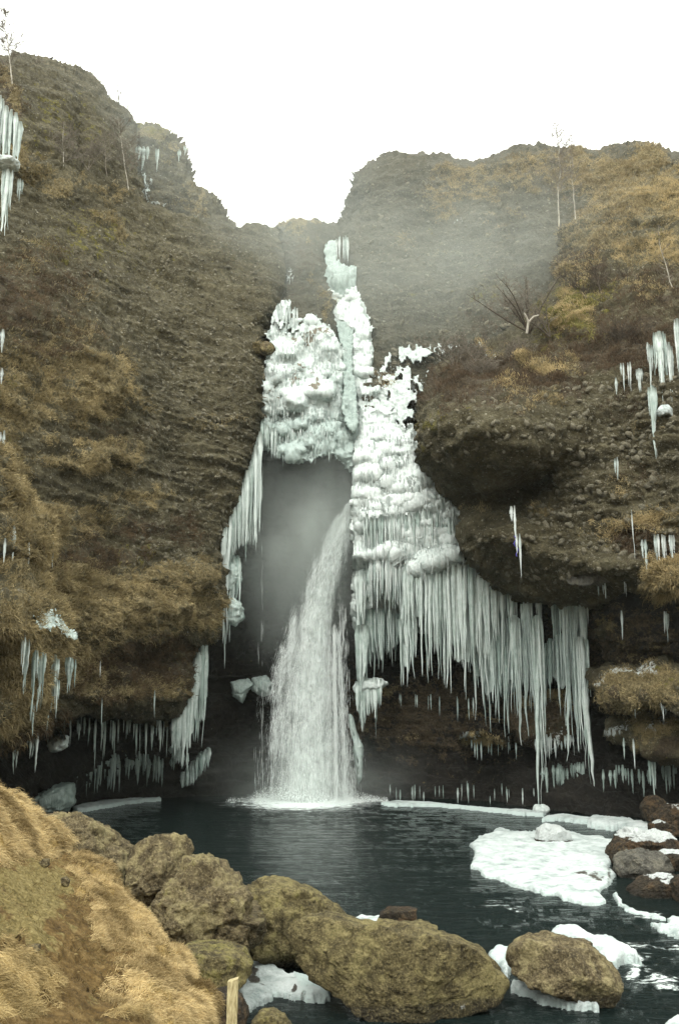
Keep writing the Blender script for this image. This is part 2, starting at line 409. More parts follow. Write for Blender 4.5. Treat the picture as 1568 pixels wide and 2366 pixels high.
# ------------------------------------------------------------------ relief surfaces
def blobs(U, V, lst):
    r = np.zeros(U.shape)
    q = np.stack([U / 60, V / 34, np.zeros_like(U)], -1)
    n1, n2 = fbm(q, 4, 77), fbm(q, 4, 78); U = U + 60 * n1; V = V + 40 * n2
    for (u, v, ru, rv, a) in lst:
        r = np.maximum(r, a * np.exp(-(((U - u) / ru) ** 2 + ((V - v) / rv) ** 2) ** 1.5))
    return r
LAYERS = {}
def relief(name, poly, ctrl, mat, step=4, soft=(), disp=None, rag=6, rag_s=30, back=3.0, masks=None, extra=None, hole=None, parent=None, smooth=True, depthf=None, rag_v=1.0, off=0.0):
    """A rock or ice surface with true depth: outline and depth knots -> dense displaced mesh with a rim that runs back.
    soft = [(polyline, width_px, turn_back_m)]: edges where the mass rounds away."""
    pu = [p[0] for p in poly]; pv = [p[1] for p in poly]
    us = np.arange(min(pu) - step, max(pu) + 2 * step, step); vs = np.arange(min(pv) - step, max(pv) + 2 * step, step)
    U, V = np.meshgrid(us, vs)
    d = sdist(U, V, poly)
    if hole is not None:
        for hp in hole: d = np.minimum(d, -sdist(U, V, hp))
    q = np.stack([U / rag_s, V / rag_s * rag_v, np.zeros_like(U)], -1)
    d = d + rag * fbm(q, 4 if rag > 12 else 3, 5)
    d = d - off
    D = tps(ctrl)(U, V) if depthf is None else depthf(U, V)
    for (pl, wd, turn) in soft:
        e = np.clip(1 - seg_dist(U, V, pl) / wd, 0, 1); D = D + turn * (1 - np.sqrt(np.clip(1 - e * e, 0, 1)))
    if extra is not None: D = D + extra(U, V)
    P = pix(U, V, D)
    gu = np.gradient(P, axis=1); gv = np.gradient(P, axis=0)
    N = np.cross(gu, gv); N /= (np.linalg.norm(N, axis=-1, keepdims=True) + 1e-9)
    view = P - CAM; s = np.sign((N * view).sum(-1, keepdims=True)); N = -N * np.where(s == 0, 1, s)
    mk = masks(U, V, P) if masks is not None else np.zeros(U.shape + (4,))
    if disp is not None: P = P + N * disp(P, U, V, mk)[..., None]
    ok = d > 0
    f_ok = ok[:-1, :-1] & ok[1:, :-1] & ok[1:, 1:] & ok[:-1, 1:]
    nu = U.shape[1]; ii, jj = np.nonzero(f_ok); a = ii * nu + jj
    quads = np.stack([a, a + nu, a + nu + 1, a + 1], -1)
    used = np.unique(quads); remap = np.full(U.size, -1); remap[used] = np.arange(len(used))
    quads = remap[quads]; Vv = P.reshape(-1, 3)[used]; Mk = mk.reshape(-1, 4)[used]
    # rim
    e = np.concatenate([quads[:, [0, 1]], quads[:, [1, 2]], quads[:, [2, 3]], quads[:, [3, 0]]])
    key = np.sort(e, 1); kk = key[:, 0].astype(np.int64) * len(Vv) + key[:, 1]
    un, inv, cnt = np.unique(kk, return_inverse=True, return_counts=True)
    be = e[cnt[inv] == 1]; bv = np.unique(be); m2 = np.full(len(Vv), -1); m2[bv] = np.arange(len(bv)) + len(Vv)
    dirs = Vv[bv] - CAM; dirs /= np.linalg.norm(dirs, axis=1, keepdims=True)
    Vb = Vv[bv] + dirs * back
    rim = np.stack([be[:, 1], be[:, 0], m2[be[:, 0]], m2[be[:, 1]]], -1)
    allv = np.concatenate([Vv, Vb]); allm = np.concatenate([Mk, Mk[bv]])
    o = mesh_obj(name, allv, np.concatenate([quads, rim]), mat, parent, None, allm, smooth)
    LAYERS[o.name] = dict(P=P, N=N, U=U, V=V, ok=ok, mk=mk)
    return o

def rock_disp(big=.5, mid=.18, fine=.05, strata=.15, seed=0, grass_amp=.12, terr=.16, block=.28):
    def f(P, U, V, mk):
        r = big * fbm(P * .28, 3, seed) + mid * fbm(P * 1.1, 4, seed + 3, .55, True) + fine * 1.5 * fbm(P * 4.5, 3, seed + 9, .6, True)
        r = r + strata * fbm(P * np.array([.25, .25, 3.6]), 4, seed + 21, .6, True)
        Q = P + .35 * np.stack([fbm(P * .8, 2, seed + 90), fbm(P * .8, 2, seed + 91), .4 * fbm(P * .8, 2, seed + 92)], -1)
        _, ed, idv = cells(Q * np.array([.7, .7, 2.3]), seed + 33); _, ed2, id2 = cells(Q * np.array([2.2, 2.2, 5.0]), seed + 34)
        gg = 1 - .75 * np.clip(mk[..., 0] + mk[..., 1], 0, 1)
        r = r + gg * (block * (idv - .5) * sstep(0, .22, ed) + block * .4 * (id2 - .5) * sstep(0, .25, ed2))
        st = worley(P * 2.4, seed + 2); r = r + .05 * np.clip(.55 - st, 0, 1) * 2 * (vnoise(P * 1.3, seed + 8) > 0.1)
        g = np.clip(mk[..., 0] + mk[..., 1] * .7, 0, 1)
        r = r + g * terr * (fbm(P * np.array([.55, .55, 2.6]) + .6 * fbm(P * .5, 2, seed + 70)[..., None], 3, seed + 71, .5, True))
        r = r + g * grass_amp * (np.abs(fbm(P * 1.5, 3, seed + 40)) * 3.0 + .9 * fbm(P * 4, 2, seed + 44))
        return r
    return f

# ---- left cliff
LEFT_TOP = [(-220, 150), (-60, 128), (0, 133), (50, 129), (90, 137), (130, 143), (180, 157), (215, 175), (240, 200), (256, 232), (275, 250), (292, 262), (303, 285)]
LEFT_EDGE = [(645, 524), (656, 560), (658, 640), (655, 690), (640, 722), (622, 760), (620, 785), (636, 806), (618, 832), (612, 900), (602, 935), (596, 975), (600, 1010), (588, 1062), (562, 1130), (546, 1180), (526, 1240), (514, 1310), (514, 1370), (502, 1420), (500, 1470), (478, 1488)]
LEFT_LOW = [(478, 1488), (443, 1498), (440, 1560), (434, 1600), (428, 1640), (396, 1668), (330, 1672), (250, 1668), (170, 1668), (110, 1700), (60, 1712), (-60, 1712), (-220, 1712)]
LEFT_MID = [(303, 285), (312, 335), (322, 400), (338, 470), (400, 500), (470, 512), (543, 513), (600, 513), (645, 524)]
def left_masks(U, V, P):
    mk = np.zeros(U.shape + (4,))
    mk[..., 0] = blobs(U, V, [(120, 870, 210, 130, .55), (240, 900, 95, 75, .8), (60, 960, 120, 60, .75), (200, 1065, 110, 40, .75), (260, 1045, 60, 22, .9), (10, 1100, 60, 200, .8),
        (60, 1230, 110, 70, .85), (170, 1200, 120, 50, .5), (330, 1155, 90, 22, .6), (120, 1330, 150, 60, .9), (240, 1400, 270, 90, .95), (430, 1330, 80, 25, .75), (420, 1410, 110, 60, .85),
        (60, 1500, 150, 120, .95), (150, 1560, 130, 60, .9), (330, 1590, 120, 40, .6), (40, 1620, 90, 60, .9), (260, 450, 70, 25, .5), (60, 380, 35, 60, .8), (150, 430, 60, 30, .6), (240, 520, 60, 24, .6), (270, 545, 40, 14, .8),
        (20, 230, 25, 60, .8), (60, 600, 90, 60, .35), (600, 800, 30, 16, .7), (330, 950, 120, 20, .35), (500, 975, 80, 18, .45), (150, 700, 120, 80, .3), (480, 1140, 50, 14, .35)])
    mk[..., 1] = blobs(U, V, [(60, 700, 170, 130, .55), (10, 250, 40, 90, .8), (130, 800, 150, 80, .5), (110, 620, 180, 90, .4), (200, 1290, 160, 40, .7), (300, 1560, 200, 70, .8), (60, 1680, 120, 40, .8), (320, 1230, 200, 50, .5), (400, 1500, 120, 30, .6), (250, 1010, 160, 60, .35)])
    mk[..., 2] = blobs(U, V, [(190, 560, 160, 90, .38), (120, 300, 150, 120, .36), (330, 610, 120, 60, .2), (300, 1290, 120, 30, .35), (0, 880, 40, 60, .4), (30, 1050, 60, 60, .35)])
    return mk
def left_extra(U, V):
    r = np.zeros(U.shape)
    # gully running down from (90,380) and lumps of the lower overhang
    r += .9 * np.exp(-(seg_dist(U, V, [(330, 420), (250, 500), (190, 560), (120, 640)]) / 40) ** 2) * 0
    for (u, v, ru, rv, a) in [(20, 1420, 70, 80, -1.6), (110, 1440, 90, 60, -.9), (60, 1560, 90, 60, -1.4), (40, 1640, 90, 40, -1.0), (250, 1430, 150, 70, -.8), (420, 1400, 90, 60, -.5),
                              (440, 1330, 70, 22, -.5), (240, 900, 90, 60, -.6), (260, 1050, 60, 22, -.5), (200, 1070, 80, 22, -.3), (330, 1610, 130, 28, -.5), (60, 1250, 90, 50, -.6), (190, 1330, 120, 30, -.4),
                              (110, 300, 90, 90, -1.0), (240, 330, 60, 110, -1.0), (20, 300, 50, 120, -1.2), (60, 390, 60, 30, -.7), (150, 440, 60, 25, -.5), (180, 320, 20, 120, .9), (480, 1500, 120, 22, .9), (330, 1530, 110, 16, .9), (600, 790, 30, 18, -.5)]:
        r += a * np.exp(-((U - u) / ru) ** 2 - ((V - v) / rv) ** 2)
    return r
left = relief('cliff', LEFT_TOP + LEFT_MID[1:] + LEFT_EDGE[1:] + LEFT_LOW[1:],
    [(-220, 150, 34), (0, 140, 38), (200, 170, 41), (303, 300, 42), (-220, 500, 24), (0, 500, 30), (150, 420, 34.5), (330, 480, 38), (540, 530, 41), (645, 530, 42), (645, 700, 37.5), (-220, 900, 19), (0, 900, 24), (200, 800, 28.5), (400, 750, 33.5),
     (610, 900, 34.6), (400, 1000, 31.5), (200, 1050, 27), (590, 1060, 33.9), (-220, 1350, 16.5), (0, 1300, 21.5), (200, 1300, 26), (510, 1350, 32.3), (380, 1350, 29.6), (500, 1470, 32), (430, 1640, 30.6), (250, 1640, 27), (0, 1640, 22), (-220, 1700, 17), (120, 1500, 24), (400, 1560, 30)],
    M['cliff'], 3.4, [(LEFT_TOP, 60, 3.5), (LEFT_EDGE, 46, 1.6), (LEFT_LOW, 34, 1.7), (LEFT_MID, 25, .5)], rock_disp(.5, .10, .05, .13, 1, block=.20), 7, 26, 4, left_masks, left_extra)
tag(left, kind='structure')

# ---- far left knoll
KN = [(250, 330), (290, 300), (310, 291), (345, 284), (385, 296), (418, 325), (432, 350), (448, 385), (456, 412), (480, 436), (505, 455), (520, 482), (530, 500), (545, 516), (560, 560), (560, 640), (250, 640)]
knoll = relief('hill', KN, [(250, 330, 44), (345, 290, 45.5), (440, 380, 46), (540, 515, 46), (300, 600, 42.5), (540, 620, 43.5), (380, 450, 43.6)], M['cliff'], 4,
    [(KN[1:14], 40, 2.5)], rock_disp(.5, .2, .06, .22, 11), 7, 22, 4,
    lambda U, V, P: np.stack([blobs(U, V, [(330, 330, 60, 14, .8), (400, 360, 40, 12, .6), (360, 470, 60, 60, .35), (460, 460, 60, 50, .6), (460, 500, 40, 14, .8)]), blobs(U, V, [(380, 430, 90, 70, .3)]), blobs(U, V, [(350, 310, 80, 40, .5)]), blobs(U, V, [(340, 440, 20, 50, .65), (345, 480, 22, 14, .6), (462, 515, 16, 10, .8), (375, 485, 12, 12, .6)])], -1))
tag(knoll, kind='structure')

# ---- far slope with the notch of the gorge
FT = [(600, 540), (640, 530), (665, 524), (690, 512), (722, 506), (750, 512), (778, 510), (786, 498), (794, 462), (800, 430), (815, 402), (850, 380), (900, 366), (975, 360), (1050, 366), (1130, 360), (1160, 350), (1200, 344), (1250, 340), (1300, 350), (1380, 356), (1430, 350), (1480, 338), (1520, 350), (1568, 358), (1800, 350)]
def far_masks(U, V, P):
    mk = np.zeros(U.shape + (4,))
    mk[..., 0] = blobs(U, V, [(1130, 430, 160, 26, .65), (1060, 470, 120, 22, .6), (1250, 400, 160, 30, .55), (690, 540, 60, 30, .75), (1450, 420, 200, 60, .85), (1060, 600, 90, 12, .3), (740, 700, 25, 60, .5), (920, 560, 40, 30, .35), (900, 880, 60, 40, .35), (1150, 520, 80, 30, .35), (1210, 450, 60, 16, .7)])
    mk[..., 1] = blobs(U, V, [(960, 450, 80, 60, .35), (1150, 750, 120, 80, .5), (690, 610, 60, 90, .45)])
    mk[..., 2] = blobs(U, V, [(1100, 690, 90, 14, .38), (950, 690, 30, 10, .4), (1000, 520, 50, 14, .35)])
    mk[..., 3] = blobs(U, V, [(1040, 515, 12, 10, .55), (925, 930, 70, 70, .62), (900, 860, 70, 40, .42), (658, 640, 8, 40, .6), (1000, 810, 90, 30, .36), (1040, 980, 40, 60, .7), (720, 770, 60, 30, .6), (700, 900, 60, 60, .5)])
    return mk
far = relief('hill', FT + [(1800, 1120), (1100, 1120), (900, 1080), (830, 1080), (700, 1040), (600, 1040), (560, 1000), (560, 560)],
    [(600, 550, 43.5), (700, 510, 46), (780, 510, 46.5), (850, 385, 46), (1000, 362, 46), (1300, 345, 44.5), (1568, 350, 42), (1800, 350, 39), (700, 620, 41), (640, 700, 39), (850, 560, 43), (1000, 600, 41.8), (1150, 600, 40.5), (1400, 600, 38), (1800, 700, 32),
     (700, 800, 37.2), (790, 700, 39.3), (850, 800, 37.8), (1000, 820, 37), (1150, 760, 36.4), (700, 1000, 36.6), (900, 1000, 36), (1100, 1000, 35.4), (1500, 1000, 33), (700, 1300, 37), (1000, 1300, 36.4), (1800, 1300, 30)],
    M['cliff_far'], 3.8, [(FT[1:], 60, 4.5)], rock_disp(.55, .16, .05, .10, 31, terr=.4), 6, 24, 4, far_masks,
    lambda U, V: 1.7 * np.exp(-(seg_dist(U, V, [(775, 540), (785, 650), (800, 760), (805, 980)]) / 26) ** 2) - .7 * np.exp(-((U - 700) / 30) ** 2 - ((V - 600) / 80) ** 2))
tag(far, kind='structure')

# ---- right bluff
RT = [(1008, 852), (1040, 838), (1080, 820), (1120, 800), (1160, 785), (1205, 752), (1235, 715), (1262, 680), (1285, 640), (1292, 590), (1296, 545), (1330, 500), (1390, 452), (1450, 420), (1510, 400), (1568, 385), (1800, 372)]
RE = [(1008, 852), (985, 890), (968, 940), (957, 990), (960, 1030), (966, 1068), (992, 1098), (1004, 1122), (1035, 1150), (1070, 1186)]
RE2 = [(1070, 1186), (1068, 1225), (1076, 1255), (1088, 1290), (1118, 1312), (1146, 1332), (1160, 1356), (1185, 1372)]
RB = [(1185, 1372), (1225, 1392), (1280, 1396), (1335, 1386), (1370, 1396), (1420, 1384), (1480, 1378), (1540, 1386), (1800, 1392)]
def right_masks(U, V, P):
    mk = np.zeros(U.shape + (4,))
    mk[..., 0] = blobs(U, V, [(1500, 470, 220, 70, .85), (1400, 560, 120, 50, .7), (1540, 600, 120, 60, .6), (1330, 640, 60, 60, .5), (1130, 810, 70, 12, .75), (1262, 850, 40, 28, .7), (1330, 860, 30, 30, .7), (1250, 945, 50, 16, .5), (1190, 925, 40, 30, .5), (1080, 1195, 90, 12, .5), (1520, 1200, 90, 50, .65),
        (1420, 1230, 90, 40, .4), (1480, 690, 120, 18, .55), (1320, 720, 70, 40, .6), (1500, 1000, 40, 30, .3), (1430, 1130, 60, 16, .35), (1540, 1330, 50, 40, .8), (1240, 1180, 40, 20, .5)])
    mk[..., 1] = blobs(U, V, [(1200, 870, 200, 90, .8), (1080, 900, 110, 80, .8), (1420, 800, 200, 90, .75), (1540, 700, 140, 60, .6), (1330, 620, 50, 60, .7), (1400, 640, 90, 40, .5), (1520, 1260, 100, 60, .6), (1450, 950, 120, 60, .35), (1500, 1100, 120, 50, .35), (1420, 520, 60, 40, .5), (1140, 1290, 60, 60, .3)])
    mk[..., 2] = blobs(U, V, [(1310, 720, 80, 55, .75), (1380, 690, 80, 40, .6), (980, 1000, 26, 60, .5), (1020, 990, 22, 18, .8), (1270, 800, 60, 50, .4), (1540, 560, 60, 40, .3), (1100, 1010, 160, 80, .2)])
    mk[..., 3] = blobs(U, V, [(1100, 815, 60, 12, .5), (1000, 870, 22, 22, .6)])
    return mk
def right_extra(U, V):
    r = np.zeros(U.shape)
    under = seg_dist(U, V, [(940, 1095), (1050, 1145), (1130, 1160), (1215, 1135), (1250, 1110)])
    r += 1.6 * np.exp(-(under / 40) ** 2)
    for (u, v, ru, rv, a) in [(1080, 990, 120, 75, -2.3), (1210, 1000, 100, 80, -1.6), (1150, 1240, 90, 50, -1.1), (1300, 1290, 120, 50, -.8), (1160, 1250, 80, 70, -.4), (1400, 1310, 100, 26, -.7), (1390, 1370, 110, 14, .6), (1340, 600, 40, 70, -.6), (1310, 720, 60, 50, -.7), (1262, 850, 40, 26, -.3), (1330, 862, 28, 26, -.3),
                              (1420, 480, 120, 14, -.4), (1500, 520, 120, 14, -.4), (1450, 560, 120, 14, -.3), (1550, 1340, 60, 40, -1.0), (1120, 1185, 90, 12, .5)]:
        r += a * np.exp(-((U - u) / ru) ** 2 - ((V - v) / rv) ** 2)
    return r
right = relief('cliff', RT + RB[::-1] + RE2[::-1][1:] + RE[::-1][1:-1],
    [(1008, 852, 33), (1160, 785, 33.5), (1290, 590, 36.5), (1400, 450, 38.5), (1568, 385, 39.5), (1800, 372, 36), (1500, 550, 34.5), (1800, 600, 29), (960, 1000, 31.8), (1100, 950, 30.2), (1250, 900, 29.6), (1400, 850, 29), (1568, 850, 27), (1800, 850, 24),
     (1100, 1100, 29.8), (1250, 1080, 28.9), (1450, 1080, 27.3), (1568, 1080, 26), (1800, 1100, 22.5), (1080, 1230, 31), (1200, 1260, 29.6), (1400, 1260, 27.6), (1568, 1250, 25.8), (1180, 1365, 31.2), (1300, 1380, 29.8), (1450, 1370, 27.8), (1568, 1380, 26.2), (1800, 1390, 22.5)],
    M['cliff'], 3.3, [(RT, 50, 2.4), (RE, 50, 2.0), (RE2, 40, 1.5), (RB, 32, 2.0)], rock_disp(.4, .17, .05, .10, 51, terr=.30), 7, 24, 4, right_masks, right_extra)
tag(right, kind='structure')

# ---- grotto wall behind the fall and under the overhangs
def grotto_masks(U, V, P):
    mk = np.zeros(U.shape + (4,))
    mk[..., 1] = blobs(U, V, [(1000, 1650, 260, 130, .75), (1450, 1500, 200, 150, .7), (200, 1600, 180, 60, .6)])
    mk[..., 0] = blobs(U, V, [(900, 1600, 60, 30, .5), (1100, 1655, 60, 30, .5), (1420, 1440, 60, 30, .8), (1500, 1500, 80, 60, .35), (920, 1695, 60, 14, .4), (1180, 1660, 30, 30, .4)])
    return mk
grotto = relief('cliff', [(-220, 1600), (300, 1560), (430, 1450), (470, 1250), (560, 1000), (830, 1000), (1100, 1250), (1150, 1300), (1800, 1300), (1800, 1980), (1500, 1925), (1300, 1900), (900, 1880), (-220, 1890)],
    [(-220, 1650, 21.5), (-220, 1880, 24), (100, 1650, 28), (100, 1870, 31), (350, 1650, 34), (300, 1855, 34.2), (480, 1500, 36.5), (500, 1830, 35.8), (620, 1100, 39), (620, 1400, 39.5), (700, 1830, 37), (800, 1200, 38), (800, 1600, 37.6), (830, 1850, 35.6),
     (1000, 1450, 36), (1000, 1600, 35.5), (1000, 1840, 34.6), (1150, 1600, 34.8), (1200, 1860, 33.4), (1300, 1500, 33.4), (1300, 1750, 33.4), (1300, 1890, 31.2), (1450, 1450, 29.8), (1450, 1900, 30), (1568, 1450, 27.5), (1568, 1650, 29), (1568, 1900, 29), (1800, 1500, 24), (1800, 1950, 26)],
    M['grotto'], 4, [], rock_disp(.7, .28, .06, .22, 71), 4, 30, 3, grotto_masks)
tag(grotto, kind='structure')

# ledges at the right, lower
def ledge(poly, ctrl, seed, masks, w_=26, turn=1.3):
    n = len(poly)
    return tag(relief('cliff', poly, ctrl, M['cliff'], 3.2, [(poly + [poly[0]], w_, turn)], rock_disp(.18, .12, .04, .04, seed, .1), 6, 16, 3.2, masks), kind='structure')
ledge([(1362, 1560), (1400, 1545), (1450, 1548), (1500, 1538), (1530, 1524), (1570, 1530), (1800, 1520), (1800, 1668), (1560, 1655), (1530, 1625), (1480, 1622), (1420, 1626), (1385, 1612), (1368, 1592)],
      [(1362, 1580, 29.8), (1450, 1545, 28.6), (1450, 1590, 27.6), (1568, 1540, 27), (1568, 1610, 26), (1800, 1600, 23)], 81,
      lambda U, V, P: np.stack([blobs(U, V, [(1460, 1585, 110, 40, .8), (1560, 1590, 80, 60, .9)]), blobs(U, V, [(1480, 1610, 120, 20, .8)]), blobs(U, V, [(1560, 1570, 60, 50, .4)]), blobs(U, V, [(1385, 1570, 22, 18, .72), (1440, 1558, 60, 10, .75), (1515, 1555, 40, 16, .72)])], -1))
ledge([(1396, 1680), (1420, 1664), (1470, 1664), (1520, 1655), (1568, 1650), (1800, 1650), (1800, 1775), (1568, 1768), (1500, 1745), (1450, 1722), (1410, 1712)],
      [(1396, 1700, 30), (1470, 1670, 29), (1480, 1700, 28), (1568, 1660, 27.6), (1568, 1740, 27), (1800, 1700, 24)], 83,
      lambda U, V, P: np.stack([blobs(U, V, [(1520, 1690, 80, 30, .8)]), blobs(U, V, [(1520, 1740, 110, 30, .9)]), blobs(U, V, [(1560, 1670, 60, 20, .4)]), blobs(U, V, [(1420, 1678, 30, 16, .7), (1500, 1675, 60, 14, .66)])], -1))
ledge([(1050, 1702), (1080, 1688), (1140, 1692), (1190, 1700), (1200, 1715), (1150, 1722), (1100, 1726), (1060, 1718)], [(1050, 1700, 34.2), (1120, 1700, 33.4), (1195, 1705, 33.4)], 85,
      lambda U, V, P: np.stack([blobs(U, V, [(1130, 1705, 60, 14, .7)]), U * 0 + .6, U * 0, blobs(U, V, [(1100, 1694, 50, 9, .75)])], -1), 12, .8)
ledge([(1165, 1640), (1190, 1622), (1240, 1600), (1290, 1600), (1325, 1630), (1330, 1700), (1310, 1725), (1240, 1722), (1195, 1700), (1170, 1670)], [(1165, 1650, 33.6), (1250, 1610, 33), (1250, 1690, 32.6), (1325, 1660, 33)], 87,
      lambda U, V, P: np.stack([blobs(U, V, [(1260, 1620, 60, 20, .6)]), U * 0 + .7, U * 0, blobs(U, V, [(1270, 1612, 60, 12, .6), (1270, 1700, 50, 18, .6), (1260, 1660, 40, 30, .35)])], -1), 20, 1.2)
# jutting rocks at the right foot (around the dark hollow)
ledge([(1372, 1455), (1400, 1438), (1450, 1440), (1480, 1420), (1500, 1372), (1540, 1345), (1620, 1345), (1800, 1345), (1800, 1530), (1530, 1526), (1480, 1540), (1440, 1535), (1432, 1500), (1430, 1468), (1400, 1470), (1380, 1475)],
      [(1372, 1455, 30.2), (1430, 1450, 29.4), (1500, 1400, 28.4), (1500, 1500, 29.6), (1568, 1380, 26.4), (1568, 1500, 28), (1800, 1430, 23)], 89,
      lambda U, V, P: np.stack([blobs(U, V, [(1420, 1450, 50, 20, .8), (1550, 1370, 60, 40, .9), (1540, 1440, 50, 20, .5)]), blobs(U, V, [(1500, 1450, 80, 60, .5)]), blobs(U, V, [(1470, 1450, 80, 60, .3)]), blobs(U, V, [(1500, 1400, 20, 16, .4)])], -1), 24, 1.0)

# ------------------------------------------------------------------ stones set in the cliffs
_ico = None
def ico(level=1):
    import bmesh
    bm = bmesh.new(); bmesh.ops.create_icosphere(bm, subdivisions=level, radius=1)
    v = np.array([x.co[:] for x in bm.verts]); f = np.array([[y.index for y in x.verts] for x in bm.faces]); bm.free(); return v, f
ICO1, ICO2 = ico(1), ico(2)
def scatter_stones(layer, n, region, smin, smax, seed):
    L = LAYERS[layer]; r = np.random.default_rng(seed); bag = Bag()
    idx = np.argwhere(L['ok'] & (sdist(L['U'], L['V'], region) > 0) & (L['mk'][..., 0] < .45))
    idx = idx[r.integers(0, len(idx), n)]
    v0, f0 = ICO1
    for (i, j) in idx:
        s = smin + (smax - smin) * r.random() ** 9
        v = v0 * (1 + .13 * r.standard_normal((len(v0), 1))) * np.array([.8 + .9 * r.random(), .9, .75]) * s
        a = r.random() * 6.28; ca, sa = math.cos(a), math.sin(a)
        v = v @ np.array([[ca, 0, sa], [0, 1, 0], [-sa, 0, ca]])
        bag.add(v + L['P'][i, j] + L['N'][i, j] * s * -.1, t=f0, c=np.array([0, 0, 0, 0.]))
    return bag.obj('cliff_stones', M['stone'], smooth=True)
tag(scatter_stones(left.name, 6000, [(150, 560), (640, 540), (600, 1000), (500, 1480), (300, 1300), (300, 1000), (330, 800), (150, 700)], .016, .09, 1), kind='stuff')
tag(scatter_stones(right.name, 3600, [(970, 960), (1300, 900), (1600, 850), (1600, 1150), (1500, 1380), (1150, 1340), (1090, 1230), (1240, 1170), (1210, 1090), (970, 1040)], .016, .13, 2), kind='stuff')
tag(scatter_stones(far.name, 1800, [(820, 420), (1200, 380), (1200, 780), (880, 900), (820, 600)], .03, .15, 3), kind='stuff')

# ------------------------------------------------------------------ grass hanging on the cliffs
def cliff_grass(layer, n, seed, ch=0, lo=.35, ln=(.06, .22), wd=(.004, .010), pal=((.085, .065, .028), (.43, .345, .18)), up=0.15, name='dry_grass'):
    L = LAYERS[layer]; r = np.random.default_rng(seed)
    m = L['mk'][..., ch]; keep = L['ok'] & (m > lo * .7)
    idx = np.argwhere(keep); wgt = np.clip(m[keep] - lo * .7, 0, .4)
    clump = fbm(L['P'][keep] * np.array([2.2, 2.2, 4.0]), 4, seed, .65); wgt = wgt * np.clip(clump * 1.6 + .12, 0.01, 1) ; wgt /= wgt.sum()
    pick = idx[r.choice(len(idx), n, p=wgt)]
    P = L['P'][pick[:, 0], pick[:, 1]] + r.normal(0, .05, (n, 3)); N = L['N'][pick[:, 0], pick[:, 1]]
    d = N * .8 + np.array([0, 0, up]) + r.normal(0, .45, (n, 3)); d /= np.linalg.norm(d, axis=1, keepdims=True)
    l = (ln[0] + (ln[1] - ln[0]) * r.random(n))[:, None]; wv = (wd[0] + (wd[1] - wd[0]) * r.random(n))[:, None]
    side = np.cross(d, r.normal(0, 1, (n, 3))); side /= np.linalg.norm(side, axis=1, keepdims=True)
    mid = P + d * l * .55; tip = mid + (d * .45 + np.array([0, 0, -.75])) * l * .5
    V = np.stack([P - side * wv, P + side * wv, mid + side * wv * .7, mid - side * wv * .7, tip], 1).reshape(-1, 3)
    b = np.arange(n)[:, None] * 5
    t = np.clip(r.random((n, 1)) * .55 + .25 + .75 * fbm(P * 1.1, 3, seed + 5, .6)[:, None], 0, 1)
    c = np.array(pal[0]) * (1 - t) + np.array(pal[1]) * t
    c = np.repeat(np.concatenate([c, np.ones((n, 1))], 1), 5, 0)
    return tag(mesh_obj(name, V, [b + np.array([0, 1, 2, 3]), b + np.array([3, 2, 4])], M['blade'], None, None, c, False), kind='stuff')
cliff_grass(left.name, 80000, 1)
cliff_grass(right.name, 50000, 2, pal=((.10, .075, .03), (.52, .41, .215)))
cliff_grass(far.name, 26000, 3, pal=((.12, .09, .045), (.50, .40, .22)))
cliff_grass(right.name, 26000, 4, 1, .4, (.08, .25), (.005, .010), ((.035, .023, .013), (.145, .10, .06)), .3, 'heather')
cliff_grass(left.name, 26000, 5, 1, .4, (.08, .22), (.005, .010), ((.035, .024, .013), (.15, .105, .06)), .2, 'heather')
for k, nm in enumerate([x for x in LAYERS if x.startswith('cliff.')][2:]):
    cliff_grass(nm, 4500, 20 + k, 0, .4, (.05, .15))

# ------------------------------------------------------------------ ground and pool
def ground():
    xs = np.linspace(-80, 80, 121); ys = np.linspace(-90, 85, 131); X, Y = np.meshgrid(xs, ys)
    Z = -1.3 + 2.9 * sstep(3.5, -2, Y) + .15 * fbm(np.stack([X * .3, Y * .3, X * 0], -1), 3, 3)
    Z = Z + 6 * sstep(14, 40, np.abs(X) ) * sstep(30, 0, Y) * .3
    P = np.stack([X, Y, Z], -1).reshape(-1, 3); nu = len(xs); i, j = np.meshgrid(np.arange(len(ys) - 1), np.arange(nu - 1), indexing='ij'); a = (i * nu + j).ravel()
    mk = np.zeros((len(P), 4)); mk[:, 2] = .3
    tag(mesh_obj('ground', P, np.stack([a, a + 1, a + nu + 1, a + nu], -1), M['bank'], None, None, mk), kind='structure')
ground()

